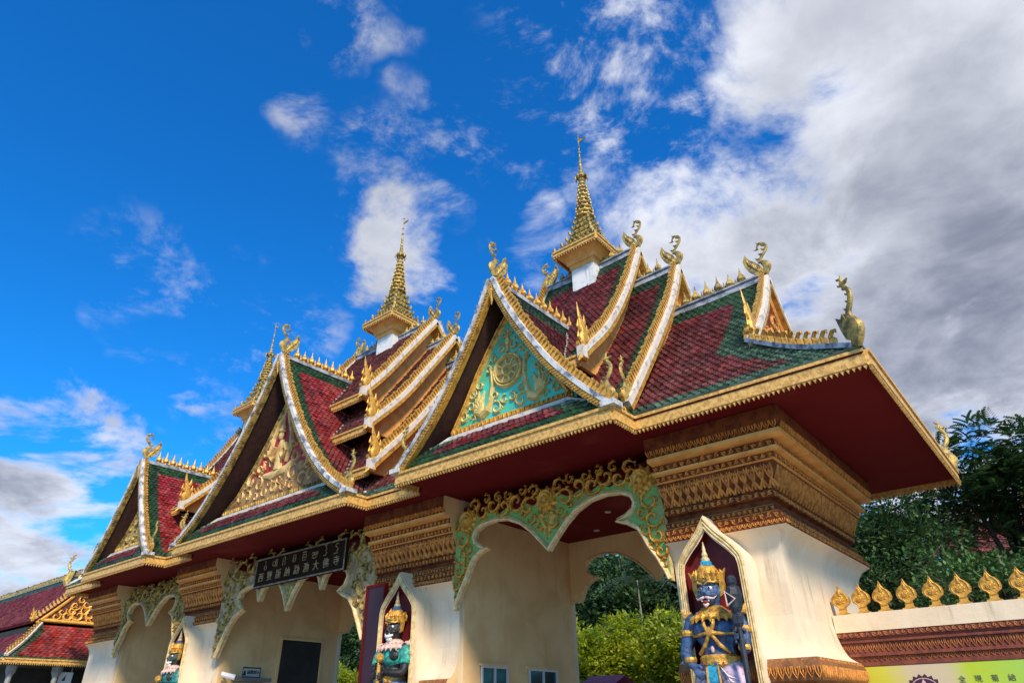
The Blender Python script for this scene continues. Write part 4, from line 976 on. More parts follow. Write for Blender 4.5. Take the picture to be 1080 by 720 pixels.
for xx in (sx0+.003, sx1-.053): b.box(xx, xx+.05, syf-.006, syf+.002, sz0+.055, sz1-.055)
part('beaded_border', b, [mat('bead_pale', (.30, .25, .16), (.14, .11, .07), 6, .5)], sg)
lt = mat('sign_lettering', (.42, .31, .15), (.22, .15, .07), 5, .6)
for i, ch in enumerate('西雙版納勐泐大佛寺'):
    put_text(ch, .31, lt, 'character', sg, (sx0+.40+i*.50, syf-.012, sz0+.29), '-Y', 1.0, .01)
GL = [  # strokes of the upper, rounded script, in a unit box
    [[(.3, 1), (.6, .9), (.35, .7), (.6, .55)], spiral((.5, .25), .25, .95, 1.5, 1, 9, .8)], [spiral((.3, .5), .28, .9, 0, 1, 9, .9), [(.65, .1), (.65, .9), (.9, .9), (.9, .1)]],
    [[(.2, .1), (.2, .85), (.5, .95), (.7, .7), (.45, .5), (.75, .3), (.5, .08)]], [[(.2, .2), (.3, .9), (.7, .9), (.8, .2)], spiral((.5, .35), .22, .95, 1.5, 1, 8, .8)],
    [[(.15, .95), (.85, .95)], [(.2, .7), (.2, .1), (.8, .1), (.8, .7), (.2, .7)], [(.35, .4), (.65, .4)]],
    [spiral((.2, .5), .2, .95, 1.5, 1, 8, .9), spiral((.55, .5), .16, .95, 1.5, 1, 8, .9), spiral((.9, .55), .16, .95, 1.5, 1, 8, .9), [(.05, .15), (.5, .02), (.95, .25)]],
    [[(.3, 1.1), (.7, 1.15), (.5, .9), (.7, .7), (.45, .5), (.75, .35), (.55, .05), (.2, .1)]], [[(.8, .95), (.4, 1.0), (.3, .75), (.6, .6), (.75, .4), (.5, .2)], [(.1, .0), (.8, .05)]]]
for i, strokes in enumerate(GL):
    b = MB()
    for st_ in strokes: b.ribbon([(a*.29, z*.29) for a, z in st_], .014, .012, (sx0+.42+i*.54, syf-.002, sz0+.53), X, Z, -Y)
    part('character', b, [lt], sg)

# ------------------------------------------------------------------ guardian statues
def remeshed(mb, m, name, vox=.017, sm=4):
    me = mb.mesh(name, m); o = bpy.data.objects.new(name, me); COL.objects.link(o)
    a = o.modifiers.new('r', 'REMESH'); a.mode = 'VOXEL'; a.voxel_size = vox; a.use_smooth_shade = True
    s2 = o.modifiers.new('s', 'SMOOTH'); s2.iterations = sm; s2.factor = .5
    bpy.context.view_layer.update()
    r = bpy.data.meshes.new_from_object(o.evaluated_get(bpy.context.evaluated_depsgraph_get())); bpy.data.objects.remove(o)
    r.materials.clear(); r.materials.append(m); r.polygons.foreach_set('use_smooth', [True]*len(r.polygons)); r.name = name; return r
def limb(mb, pts, rad, flat=1): mb.tube(crom(pts, 4), list(np.interp(np.linspace(0, len(pts)-1, (len(pts)-1)*4+1), range(len(pts)), rad)), 12, 0, flat)
def grip_hand(mb, c, ax, palm_dir, r=.04, s=1):
    """a fist round a shaft: palm on one side, four unequal fingers curled round it, thumb from the side"""
    c, ax, pd = Vector(c), Vector(ax).normalized(), Vector(palm_dir).normalized(); sd = ax.cross(pd)
    mb.ball(c+pd*(r+.035), (.075, .07, .105), 10)
    for i, L in enumerate((.92, 1.0, .95, .8)):
        o = c+ax*(.085-.057*i); P = []
        for t in np.linspace(0, 1, 6):
            a = -.3+t*3.6*L; q = r+.035; P.append(o+pd*math.cos(a)*q*1.15+sd*math.sin(a)*q*1.15*s)
        mb.tube(P, [.032, .031, .029, .027, .024, .016], 7)
    P = [c+ax*.06+pd*(r+.06)-sd*s*.03, c+ax*.10+pd*(r*.6)-sd*s*.085, c+ax*.09-pd*.03-sd*s*.075]; mb.tube(P, [.036, .032, .02], 7)
def face(mb):
    mb.ball((0, -.02, 3.08), (.205, .215, .27), 14); mb.ball((0, -.14, 2.93), (.13, .11, .10), 10)
    mb.tube([(0, -.22, 3.17), (0, -.27, 3.06), (0, -.29, 3.02)], [.035, .05, .055], 8)
    for s in (1, -1):
        mb.ball((s*.05, -.255, 3.01), (.04, .04, .03), 8); mb.ball((s*.12, -.17, 3.0), (.08, .08, .06), 8)
        mb.tube([(s*.03, -.235, 3.21), (s*.10, -.235, 3.235), (s*.17, -.18, 3.20)], [.026, .03, .015], 7)
        mb.ball((s*.215, .0, 3.06), (.035, .06, .085), 8)
    mb.tube([(-.08, -.235, 2.91), (0, -.26, 2.90), (.08, -.235, 2.91)], [.02, .028, .02], 7)
def torso(mb):
    mb.ball((0, .02, 2.40), (.40, .25, .34), 16); mb.ball((0, .0, 2.05), (.31, .24, .30), 14); mb.ball((0, .02, 1.78), (.32, .24, .24), 14)
    for s in (1, -1):
        mb.ball((s*.17, -.14, 2.45), (.19, .13, .15), 12); mb.ball((s*.42, .02, 2.60), (.15, .15, .16), 12)
    mb.tube([(0, .02, 2.58), (0, .0, 2.78), (0, -.01, 2.95)], [.20, .15, .13], 12)
def legs(mb):
    for s in (1, -1):
        limb(mb, [(s*.17, .02, 1.75), (s*.25, -.06, 1.35), (s*.30, -.10, .98), (s*.31, -.02, .55), (s*.31, .0, .12)], [.23, .20, .14, .14, .09])
        mb.ball((s*.33, -.14, .07), (.11, .24, .08), 10)
def guardian(cx_, y0, z0, pose, pal, label, sc=1.0):
    t = thing('guardian_statue', label, 'statue', (cx_, y0, z0), 'guardian statues in the pier niches')
    skin, cloth, trou, sash, clubm = pal; T0 = V3(cx_, y0, z0)
    def at(mb): mb.v = [tuple(Vector(v)+T0) for v in mb.v]; return mb
    b = MB(); torso(b); legs(b); face(b)
    if pose == 'A':
        limb(b, [(-.42, .02, 2.62), (-.52, -.02, 2.36), (-.60, -.06, 2.12), (-.50, -.20, 1.96), (-.36, -.30, 1.86)], [.14, .135, .105, .095, .06])
        b.ball((-.33, -.31, 1.83), (.075, .05, .085), 9)
        for i in range(4): b.tube([(-.33+.035*(i-1), -.335, 1.80), (-.26+.04*(i-1), -.355, 1.73), (-.24+.045*(i-1), -.335, 1.645+.012*abs(i-1.3))], [.026, .025, .014], 7)
        b.tube([(-.30, -.32, 1.88), (-.22, -.36, 1.86), (-.18, -.36, 1.82)], [.03, .027, .015], 7)
        limb(b, [(.42, .02, 2.62), (.50, -.04, 2.38), (.52, -.12, 2.12), (.56, -.24, 2.18), (.60, -.33, 2.25)], [.14, .135, .105, .09, .06])
        grip_hand(b, (.60, -.42, 2.27), (0, 0, 1), (0, 1, 0), .05)
    else:
        for s in (1, -1):
            limb(b, [(s*.42, .02, 2.62), (s*.50, -.04, 2.34), (s*.50, -.14, 2.08), (s*.32, -.28, 2.06), (s*.10, -.36, 2.10)], [.14, .13, .11, .09, .065])
        grip_hand(b, (0, -.46, 2.20), (0, 0, 1), (.5, .9, 0), .05, 1); grip_hand(b, (0, -.46, 1.98), (0, 0, 1), (-.5, .9, 0), .05, -1)
    me = remeshed(b, skin, 'statue_body'); o = bpy.data.objects.new('body', me); COL.objects.link(o); o.parent = t
    gd = gold; wh = mat('statue_white', (.80, .78, .74), rough=.5); pk = mat('statue_pink', (.72, .52, .42), (.6, .36, .30), 8, .5)
    # eyes, moustache, teeth
    b = MB()
    for s in (1, -1): b.ball((s*.085, -.19, 3.12), (.048, .042, .036), 10)
    part('eyes', at(b), [wh], t, smooth=True)
    b = MB()
    for s in (1, -1): b.ball((s*.085, -.226, 3.12), (.022, .013, .024), 8)
    part('pupils', at(b), [mat('pupil_black', (.01, .01, .01), rough=.2)], t, smooth=True)
    b = MB()
    if pose == 'A':
        for s in (1, -1): b.tube([(s*.01, -.285, 2.965), (s*.08, -.275, 2.945), (s*.15, -.235, 2.935), (s*.20, -.20, 2.985)], [.022, .024, .016, .004], 7)
        b.tube([(-.05, -.25, 2.86), (0, -.26, 2.82), (.05, -.25, 2.86)], [.02, .035, .02], 7); part('moustache', at(b), [pk], t, smooth=True)
    else:
        b.tube([(-.13, -.19, 2.93), (-.06, -.255, 2.895), (.06, -.255, 2.895), (.13, -.19, 2.93)], [.02, .04, .04, .02], 7); b.ball((0, -.20, 2.84), (.10, .07, .07), 8); part('white_beard', at(b), [wh], t, smooth=True)
    # crown
    b = MB(); b.lathe([(.215, 3.21), (.245, 3.24), (.25, 3.30), (.22, 3.34), (.235, 3.38), (.19, 3.46), (.15, 3.52), (.0, 3.52)], (0, 0, 0), 16)
    for j in range(15):
        a = 2*math.pi*j/15; p = V3(.24*math.cos(a), .24*math.sin(a), 3.28); b.tube([p, p*1.0+V3(.03*math.cos(a), .03*math.sin(a), .09), p+V3(0, 0, .18)], [.045, .04, .004], 5)
    b.tube([(0, -.24, 3.30), (0, -.25, 3.42), (0, -.19, 3.56)], [.06, .05, .005], 6); C_ = part('crown', at(b), [gd], t)
    b = MB(); b.lathe([(.14, 3.49), (.15, 3.53), (.105, 3.56), (.11, 3.60), (.075, 3.63), (.0, 3.63)], (0, 0, 0), 12); part('crown_tier', at(b), [sash], C_)
    b = MB(); b.lathe([(.08, 3.62), (.085, 3.66), (.05, 3.70), (.058, 3.74), (.032, 3.80), (.034, 3.84), (.006, 3.98)], (0, 0, 0), 10); part('crown_spire', at(b), [goldpale], C_)
    for s in (1, -1): b = MB(); b.prism([(s*.20, 2.98), (s*.27, 3.02), (s*.31, 3.15), (s*.30, 3.28), (s*.36, 3.46), (s*.27, 3.36), (s*.22, 3.24)][::s], (0, -.02, 0), X, Z, Y, -.03, .03); part('ear_ornament', at(b), [gd], t)
    b = MB()
    for s in (1, -1): b.tube([(s*.02, -.25, 3.185), (s*.10, -.255, 3.225), (s*.18, -.18, 3.215), (s*.215, -.10, 3.25)], [.016, .022, .018, .005], 6)
    part('eyebrows', at(b), [gd], t)
    b = MB(); b.tube([(-.075, -.245, 2.905), (0, -.268, 2.893), (.075, -.245, 2.905)], [.012, .022, .012], 6); part('lips', at(b), [mat('lip_red', (.4, .03, .03), rough=.4)], t)
    b = MB()
    for s in (1, -1): b.tube([(s*.06, -.26, 2.90), (s*.075, -.275, 2.945), (s*.07, -.27, 2.98)], [.016, .011, .002], 5)
    part('fangs', at(b), [wh], t)
    b = MB(); jw = [mat('jewel_red', (.5, .02, .02), rough=.2), mat('jewel_green', (.02, .35, .15), rough=.2), mat('jewel_blue', (.03, .12, .5), rough=.2)]
    for (rr, zz, nj, yo) in ((.235, 3.30, 14, 1.0), (.305, 2.735, 18, .84), (.20, 2.80, 12, .84)):
        for j in range(nj): a = 2*math.pi*j/nj; b.ball((rr*1.02*math.cos(a), rr*1.02*yo*math.sin(a), zz), .018, 6, j % 3)
    for j in range(18): a = 2*math.pi*j/18; b.ball((.348*math.cos(a), .348*math.sin(a), 1.90), .022, 6, j % 3)
    part('jewels', at(b), jw, t)
    # collar, straps, belt, armlets
    b = MB()
    b.lathe([(.155, 2.84), (.18, 2.83), (.27, 2.76), (.36, 2.69), (.40, 2.63), (.37, 2.60), (.2, 2.70)], (0, .0, 0), 24)
    for j in range(18):
        a = 2*math.pi*j/18; p = V3(.36*math.cos(a), .36*math.sin(a), 2.66); b.tube([p, p+V3(.05*math.cos(a), .05*math.sin(a), -.05), p+V3(.07*math.cos(a), .07*math.sin(a), -.11)], [.045, .04, .005], 5)
    for s in (1, -1): b.tube([(s*.42, -.02, 2.70), (s*.56, -.02, 2.72), (s*.62, -.02, 2.84)], [.08, .07, .006], 6, 0, .6)
    b.v = [(x, y*.84, z) for x, y, z in b.v]; part('collar', at(b), [gd if pose == 'A' else pk], t)
    if cloth:
        b = MB(); b.ball((0, .0, 2.44), (.43, .275, .30), 16)
        for s in (1, -1): limb(b, [(s*.40, .02, 2.62), (s*.50, -.03, 2.42), (s*.52, -.08, 2.24)], [.165, .165, .15])
        me = remeshed(b, cloth, 'statue_jacket', .025); o = bpy.data.objects.new('jacket', me); COL.objects.link(o); o.parent = t
    b = MB()
    for s in ((1, -1) if pose == 'A' else ()):
        b.tube([(s*.10, -.24, 2.66), (s*.09, -.295, 2.52), (s*.02, -.29, 2.36)], [.028, .034, .03], 7); b.tube([(s*.02, -.28, 2.36), (s*.14, -.25, 2.18), (s*.28, -.17, 2.06)], [.03, .034, .03], 7); b.tube([(s*.05, -.29, 2.38), (s*.2, -.25, 2.36), (s*.40, -.08, 2.36)], [.034, .03, .02], 7)
        b.lathe([(.14, -.05), (.155, 0), (.14, .05)], (s*.505, -.03, 2.42), 12); b.lathe([(.098, -.04), (.108, 0), (.098, .04)], ((s*.44 if (pose == 'B' or s < 0) else .56), -.24, 1.98 if (pose == 'A' and s < 0) else 2.12), 10)
    if pose == 'A': b.ball((0, -.29, 2.40), (.085, .04, .085), 8)
    b.lathe([(.30, 1.84), (.345, 1.88), (.34, 1.94), (.345, 2.00), (.31, 2.04)], (0, 0, 0), 20); b.ball((0, -.30, 1.92), (.13, .05, .10), 8)
    b.v = [(x, y, z) for x, y, z in b.v]; part('belt_and_straps', at(b), [gd], t)
    b = MB(); b.ball((0, -.265, 2.12), (.035, .03, .055), 8); part('belly_jewel', at(b), [pk], t)
    b = MB()
    for s in (1, -1): limb(b, [(s*.15, .0, 1.86), (s*.24, -.04, 1.5), (s*.30, -.08, 1.15), (s*.31, -.06, .95)], [.26, .25, .22, .17])
    b.ball((0, 0, 1.78), (.33, .27, .14), 12); me = remeshed(b, trou, 'statue_trousers', .025); o = bpy.data.objects.new('trousers', me); COL.objects.link(o); o.parent = t
    for s in (1, -1):
        b = MB()
        for j in range(6): b.tube([(s*(.10+.035*j), -.27+.01*j, 1.84-.06*j), (s*(.22+.03*j), -.30+.02*j, 1.70-.075*j), (s*(.38+.01*j), -.22+.02*j, 1.64-.08*j)], [.008, .012, .004], 5)
        part('trouser_pleats', at(b), [wh], t)
    b = MB(); b.prism([(-.10, 1.86), (.10, 1.86), (.13, 1.3), (.16, .85), (0, .70), (-.16, .85), (-.13, 1.3)], (0, -.36, 0), X, Z, -Y, 0, .03); S_ = part('sash', at(b), [sash], t)
    b = MB(); b.ribbon([(-.10, 1.84), (-.13, 1.3), (-.16, .86), (0, .72), (.16, .86), (.13, 1.3), (.10, 1.84)], .02, .02, (0, -.39, 0), X, Z, -Y); part('sash_border', at(b), [gd], S_)
    # club
    kx, kz = (.60, -.42) if pose == 'A' else (0, -.46)
    b = MB()
    if pose == 'A':
        b.tube([(kx, kz, 0), (kx, kz, 2.3), (kx, kz, 2.6)], [.035, .05, .055], 10); b.lathe([(.06, 2.42), (.095, 2.47), (.10, 2.58), (.07, 2.64)], (kx, kz, 0), 6)
        b.lathe([(.06, 2.62), (.12, 2.72), (.15, 2.92), (.12, 3.04), (.06, 3.08), (.085, 3.12), (.09, 3.19), (.05, 3.24), (.0, 3.24)], (kx, kz, 0), 8); K_ = part('club', at(b), [clubm], t)
        b = MB(); b.ribbon([(kx-.085, 2.74), (kx-.095, 2.97), (kx+.07, 2.84), (kx-.085, 2.74)], .016, .015, (0, kz-.15, 0), X, Z, -Y); part('club_inlay', at(b), [pk], K_)
    else:
        b.tube([(kx, kz, 0), (kx, kz, 2.3)], [.05, .05], 10); b.ball((kx, kz, 2.40), (.11, .11, .12), 10); part('club', at(b), [gd], t)
    return t
sk = lambda n, c, c2, r=.5: mat(n, c, tuple(x*.55 for x in c2), 9, r, .0, .3, 45, streak=(9, .5, (.22, .22, .22)))
guardian(-5.23, 12.06, .45, 'A', (sk('statue_blue', (.055, .12, .26), (.035, .075, .17)), None, sk('statue_mauve', (.60, .44, .56), (.5, .34, .48)), sk('statue_cyan', (.03, .42, .62), (.02, .3, .5)), sk('statue_club', (.02, .03, .045), (.015, .02, .03))),
         'blue skinned bare chested guardian statue with moustache and dark club in the nearest niche')
guardian(-13.80, 12.10, .50, 'B', (sk('statue_black', (.018, .02, .02), (.012, .012, .014)), sk('statue_teal', (.04, .46, .34), (.02, .3, .24)), sk('statue_lilac', (.36, .36, .50), (.25, .25, .4)), sk('statue_blue_sash', (.08, .2, .36), (.05, .14, .3)), gold),
         'black faced guardian statue in turquoise jacket, both hands on its club, in the middle niche')
guardian(-25.26, 12.12, .48, 'B', (sk('statue_darkgreen', (.03, .06, .05), (.02, .03, .03)), sk('statue_seagreen', (.03, .30, .28), (.02, .2, .2)), sk('statue_grey', (.3, .36, .42), (.2, .25, .3)), sk('statue_sash3', (.12, .16, .3), (.1, .1, .2)), gold),
         'dark green guardian statue in the farthest, leftmost niche, half hidden by its frame')

# ------------------------------------------------------------------ boundary wall on the right
BW = thing('boundary_wall', 'low cream wall with carved red moulding and gilded leaf finials, right of the gatehouse', 'wall', (4, 15.1, 0))
wy, wx0, wx1 = 14.94, -4.0, 16.0
b = MB(); b.box(wx0, wx1, wy+.10, wy+.42, 0, 2.40); part('wall_body', b, [cream], BW)
b = MB(); b.box(wx0, wx1, wy-.02, wy+.52, 2.95, 3.27); part('coping', b, [cream], BW)
b = MB()
for z0, z1, o in ((2.35, 2.42, .02), (2.42, 2.52, .10), (2.52, 2.57, .05), (2.57, 2.76, .08), (2.76, 2.80, .03), (2.80, 2.85, .045), (2.85, 2.95, .0)): b.box(wx0, wx1, wy+o, wy+.5-o, z0, z1)
M_ = part('moulding', b, [wallred], BW)
b = MB()
scrollband(b, (wx0, wy-.002, 2.855), X, Z, -Y, wx1-wx0, .09, 0, .018); petals(b, (wx0, wy+.078, 2.58), X, Z, -Y, wx1-wx0, .17, 0, .02, .10); petals(b, (wx0, wy+.098, 2.425), X, Z, -Y, wx1-wx0, .09, 0, .015, .09)
part('moulding_carving', b, [wallcarve], M_)
FS = [(.07, 0), (.075, .03), (.055, .07), (.06, .10), (.05, .13), (.085, .17), (.13, .20), (.15, .26), (.14, .33), (.10, .39), (.05, .43), (.02, .48), (0, .56)]
FSP = [(-a, z) for a, z in FS]+[(a, z) for a, z in reversed(FS[:-1])]
bw = MB(); bw.prism(FSP, (0, 0, 0), X, Z, Y, -.035, .035); bw.prism([(-.12, -.01), (.12, -.01), (.10, .03), (-.10, .03)], (0, 0, 0), X, Z, Y, -.06, .06)
for s in (-1, 1):
    F = ((0, .035*s, 0), X, Z, Y*s); bw.ribbon([(a*.8, .015+z*.95) for a, z in FSP[4:-4]], .012, .015, *F); flower(bw, *F, (0, .27), .085, 0, .012, 7); bw.ribbon([(-.05, .12), (.05, .12)], .012, .02, *F)
    bw.ribbon([(0, .36), (0, .42), (0, .5)], [.03, .025, .004], .015, *F)
FIN = bw.mesh('leaf_finial', gold)
FIN_S = (1.16, 1.0, 1.0)
for x_ in [-3.80, -3.42, -3.03, -2.60, -2.15, -1.70, -1.23, -.77]+[-.31+.46*i for i in range(34)]: share('leaf_finial', FIN, BW, (x_, wy+.12, 3.275), 0, FIN_S)
BN = thing('printed_banner', 'yellow green printed banner with a dark medallion and handwritten characters, hung on the cream wall', 'banner', (-1.5, 15.0, 1.0))
bm_ = bpy.data.materials.new('banner_print'); bm_.use_nodes = True; q = N(bm_.node_tree); bs = bm_.node_tree.nodes['Principled BSDF']
t_ = q.n('ShaderNodeTexCoord'); sp_ = q.n('ShaderNodeSeparateXYZ'); q.put(sp_.inputs[0], t_.outputs['Object'])
cr = q.n('ShaderNodeValToRGB'); q.put(cr.inputs[0], q.mr(q.m('ADD', sp_.outputs[0], q.m('MULTIPLY', q.noise(t_.outputs['Object'], 1.5), .5)), -2.1, 3.0))
cr.color_ramp.elements[0].color = (.62, .56, .03, 1); cr.color_ramp.elements[1].color = (.46, .56, .07, 1)
for p_, c_ in ((.10, (.60, .58, .05, 1)), (.20, (.60, .48, .33, 1)), (.30, (.60, .50, .30, 1)), (.38, (.46, .58, .02, 1)), (.55, (.34, .58, .08, 1))): e = cr.color_ramp.elements.new(p_); e.color = c_
q.put(bs.inputs['Base Color'], cr.outputs[0]); bs.inputs['Roughness'].default_value = .45
b = MB(); b.box(-3.72, 3.2, 14.97, 15.03, .95, 2.34); part('sheet', b, [bm_], BN)
b = MB(); mc = (-2.72, 1.86); dkp = mat('print_dark_plum', (.05, .012, .03), rough=.6); pts = []
for j in range(40):
    a = 2*math.pi*j/40; rr = .33 if j % 2 else .285; pts.append((mc[0]+rr*math.cos(a), mc[1]+rr*math.sin(a)))
b.prism(pts, (0, 14.97, 0), X, Z, -Y, 0, .004); Md = part('medallion', b, [dkp], BN)
b = MB()
for j in range(8):
    a = 2*math.pi*j/8+math.pi/2; b.ribbon([(mc[0]+.05*math.cos(a), mc[1]+.05*math.sin(a)), (mc[0]+.15*math.cos(a), mc[1]+.15*math.sin(a)), (mc[0]+.24*math.cos(a), mc[1]+.24*math.sin(a))], [.02, .05, .004], .003, (0, 14.964, 0), X, Z, -Y)
b.ribbon([(mc[0]+.255*math.cos(a*math.pi/14), mc[1]+.255*math.sin(a*math.pi/14)) for a in range(29)], .007, .003, (0, 14.964, 0), X, Z, -Y)
part('medallion_lotus', b, [mat('print_pink', (.62, .42, .40), rough=.6)], Md)
for i, ch in enumerate('全現菊給張園'): put_text(ch, .115, mat('faded_ink', (.10, .09, .07), rough=.7), 'character', BN, (-2.11+.245*i, 14.964, 2.07), '-Y', 1, .002)

# ------------------------------------------------------------------ long hall behind on the left
LH = thing('side_hall', 'long plum tiled hall at far left with gilded openwork pediment over a red hip roof', 'hall', (-46, 13.7, 0))
hy, hgx, hex_ = 13.7, -38.4, -36.7
HU = [(0, 8.55), (1.0, 7.25), (2.35, 5.85)]; HL = [(2.1, 5.66), (2.8, 4.85), (3.55, 4.12)]
t = MB(); tiles(t, (0, hy, 0), X, -Y, HU, lambda z: -80, lambda z: hgx, .28, .2, colour=lambda u, s, L, a, b: 1 if s < .4 else 0); part('upper_roof', t, [TP, TG, EDR, EDG], LH)
t = MB(); slab(t, (0, hy, 0), X, -Y, HU, lambda z: -80, lambda z: hgx, .1); slab(t, (0, hy, 0), X, Y, HU, lambda z: -80, lambda z: hgx, .1); part('upper_roof_body', t, [maroon], LH)
t = MB(); tiles(t, (0, hy, 0), X, -Y, HL, lambda z: -80, lambda z: hgx+(hex_-hgx)*(5.66-z)/(5.66-4.12), .28, .2, colour=bordered(.1, .3, .5, .5)); part('lower_roof', t, [TP, TG, EDR, EDG], LH)
u0 = lambda z: hy-profd(HL, z); u1 = lambda z: hy+profd(HL, z)
t = MB(); tiles(t, (hgx, 0, 0), Y, X, [(0, 5.66), (.8, 4.8), (hex_-hgx, 4.12)], u0, u1, .20, .14, colour=bordered(.0, .16, .38, .38)); part('hip_roof', t, [TR, TG, EDR, EDG], LH)
t = MB(); slab(t, (hgx, 0, 0), Y, X, [(0, 5.66), (.8, 4.8), (hex_-hgx, 4.12)], u0, u1, .08); slab(t, (0, hy, 0), X, -Y, HL, lambda z: -80, lambda z: hgx+(hex_-hgx)*(5.66-z)/(5.66-4.12), .08); part('lower_roof_body', t, [maroon], LH)
b = MB(); fringe(b, (hex_, hy-3.55), (hex_, hy+3.55), X, 3.92, 4.10, .09); fringe(b, (-80, hy-3.55), (hex_, hy-3.55), -Y, 3.92, 4.10, .12); part('eave_fascia', b, [goldbright], LH)
b = MB(); poly = [(-d, z-.03) for d, z in crom(HU, 4)][::-1]+[(d, z-.03) for d, z in crom(HU, 4)[1:]]; b.prism(poly, (hgx-.15, hy, 0), Y, Z, X, 0, .06); Pd = part('pediment', b, [mat('pediment_dark', (.10, .03, .02), rough=.7)], LH)
r = MB(); F = ((hgx-.09, hy, 0), Y, Z, X); r.ribbon([(-2.3, 5.88), (2.3, 5.88)], .09, .09, *F)
for s in (1, -1): r.ribbon([(s*d*.96, z-.12) for d, z in crom(HU, 4)], .12, .10, *F)
for (dx, z, rr, a0, cw) in ((0, 6.25, .3, 0, 1), (.55, 6.2, .28, 1, -1), (-.55, 6.2, .28, 2, 1), (1.05, 6.15, .24, 0, 1), (-1.05, 6.15, .24, 1, -1), (1.5, 6.08, .17, 1, 1), (-1.5, 6.08, .17, 1, -1), (.3, 6.75, .27, 1, 1), (-.3, 6.75, .27, 2, -1), (.8, 6.62, .2, 0, 1), (-.8, 6.62, .2, 0, -1), (0, 7.25, .25, 1, 1), (.0, 7.7, .18, 1, 1), (.42, 7.15, .15, 1, 1), (-.42, 7.15, .15, 1, 1), (.28, 6.42, .2, 1, 1), (-.28, 6.42, .2, 2, 1), (.82, 6.35, .2, 1, -1), (-.82, 6.35, .2, 1, 1), (1.3, 6.3, .17, 1, 1), (-1.3, 6.3, .17, 1, -1), (0, 6.0, .16, 1, 1), (.8, 6.0, .14, 1, 1), (-.8, 6.0, .14, 0, 1), (0, 6.6, .2, 0, 1), (.55, 6.9, .17, 1, 1), (-.55, 6.9, .17, 1, 1)): leafscroll(r, *F, (dx, z), rr*1.18, a0, cw, 0, .09)
part('pediment_openwork', r, [mat('gate_gold', (.90, .52, .10), (.75, .38, .06), 5, .4, .1)], Pd)
b = MB()
for s in (1, -1): flames(b, [(hgx+.02, hy+s*d, z) for d, z in crom(HU, 4)], X, .24, .17, .07, 0, .02, -1)
part('verge_crest', b, [goldbright], LH); share('verge_finial', FLAME, LH, (hgx+.02, hy-2.45, 5.8), -math.pi/2, .62)
share('verge_finial', FLAME, LH, (hgx+.02, hy+2.45, 5.8), math.pi/2, .62)
b = MB(); flames(b, [(-80, hy, 8.55), (hgx, hy, 8.55)], Y, .26, .20, .07, 0, .04, 1); sweep(b, [(-80, hy, 8.5), (-60, hy, 8.5), (hgx, hy, 8.5)], Y, 0, .12, -.1, .1); part('ridge_crest', b, [goldold], LH)
b = MB(); b.tube([(hgx, hy, 8.5), (hgx, hy, 8.9), (hgx, hy, 9.3)], [.1, .08, .01], 6); part('ridge_finial', b, [goldold], LH)
for s in (1, -1):
    b = MB(); p, q_ = V3(hgx, hy+s*2.05, 5.70), V3(hex_-.02, hy+s*3.5, 4.18); n3 = Z.cross((q_-p).normalized()).normalized(); mid = (p+q_)/2-V3(0, 0, .12); pts = crom([p, mid, q_], 5); sweep(b, pts, n3, 0, .10, -.09, .09); Hp = part('hip_ridge', b, [whitec], LH)
    b = MB(); flames(b, pts, n3, .26, .20, .06, 0, .10, 1); part('hip_crest', b, [goldbright], Hp)
b = MB(); b.box(-80, hgx-.6, hy-2.4, hy+2.4, 0, 5.6); b.box(-80, hex_-.15, hy-3.4, hy+3.4, 3.86, 3.93); part('hall_wall', b, [dark], LH)
for yy in (hy-3.0, hy-1.2, hy+.6):
    b = MB(); b.tube([(hex_-.5, yy, 0), (hex_-.5, yy, 3.86)], [.11, .11], 10); b.lathe([(.11, 3.4), (.2, 3.62), (.22, 3.86)], (hex_-.5, yy, 0), 10); part('column', b, [mat('grey_column', (.28, .29, .27), (.2, .2, .19), 4, .7)], LH)
BW['kind'] = 'thing'; LH['kind'] = 'thing'
hs_b = thing('hanging_lamp_sign', 'small white hanging sign on thin rods under the red hip roof at far left', 'hanging sign', (-37.4, 13.0, 3.3))
b = MB(); b.box(-37.43, -37.38, 12.72, 13.28, 3.22, 3.66); part('panel', b, [mat('white_plastic', (.8, .8, .8), rough=.4)], hs_b)
b = MB(); b.tube([(-37.4, 12.8, 3.66), (-37.4, 12.8, 3.9)], .012, 6); b.tube([(-37.4, 13.2, 3.66), (-37.4, 13.2, 3.9)], .012, 6); part('rods', b, [alu], hs_b)
b = MB(); b.prism([(12.85, 3.3), (13.0, 3.3), (13.0, 3.55)], (-37.38, 0, 0), Y, Z, X, 0, .005); part('emblem', b, [dk], hs_b)

# ------------------------------------------------------------------ vegetation
def leafmat(name, c, c2, tr=.25): return mat(name, c, c2, 1.2, .5, uvrand=.45, trans=tr, spec=.35)
LD = leafmat('leaf_dark', (.042, .105, .030), (.07, .145, .038)); LM = leafmat('leaf_mid', (.06, .15, .035), (.09, .19, .04)); LY = leafmat('leaf_lime', (.44, .50, .010), (.24, .36, .012), .5)
BARK = mat('bark', (.10, .075, .05), (.05, .04, .03), 6, .9, bump=.5); BARKP = mat('pale_bark', (.36, .33, .26), (.2, .18, .14), 6, .9)
rnd = random.Random(3)
def leafquad(mb, c, d, n, L, w, m=0):
    s = d.cross(n).normalized()*w; r_ = (rnd.random(), rnd.random())
    o = len(mb.v); mb.v += [tuple(c), tuple(c+d*L*.5+s), tuple(c+d*L), tuple(c+d*L*.5-s)]; mb.f.append((o, o+1, o+2, o+3)); mb.m.append(m); mb.r.append(r_); mb.hasr = True
def rv():
    while 1:
        v = V3(rnd.uniform(-1, 1), rnd.uniform(-1, 1), rnd.uniform(-1, 1))
        if .05 < v.length < 1: return v
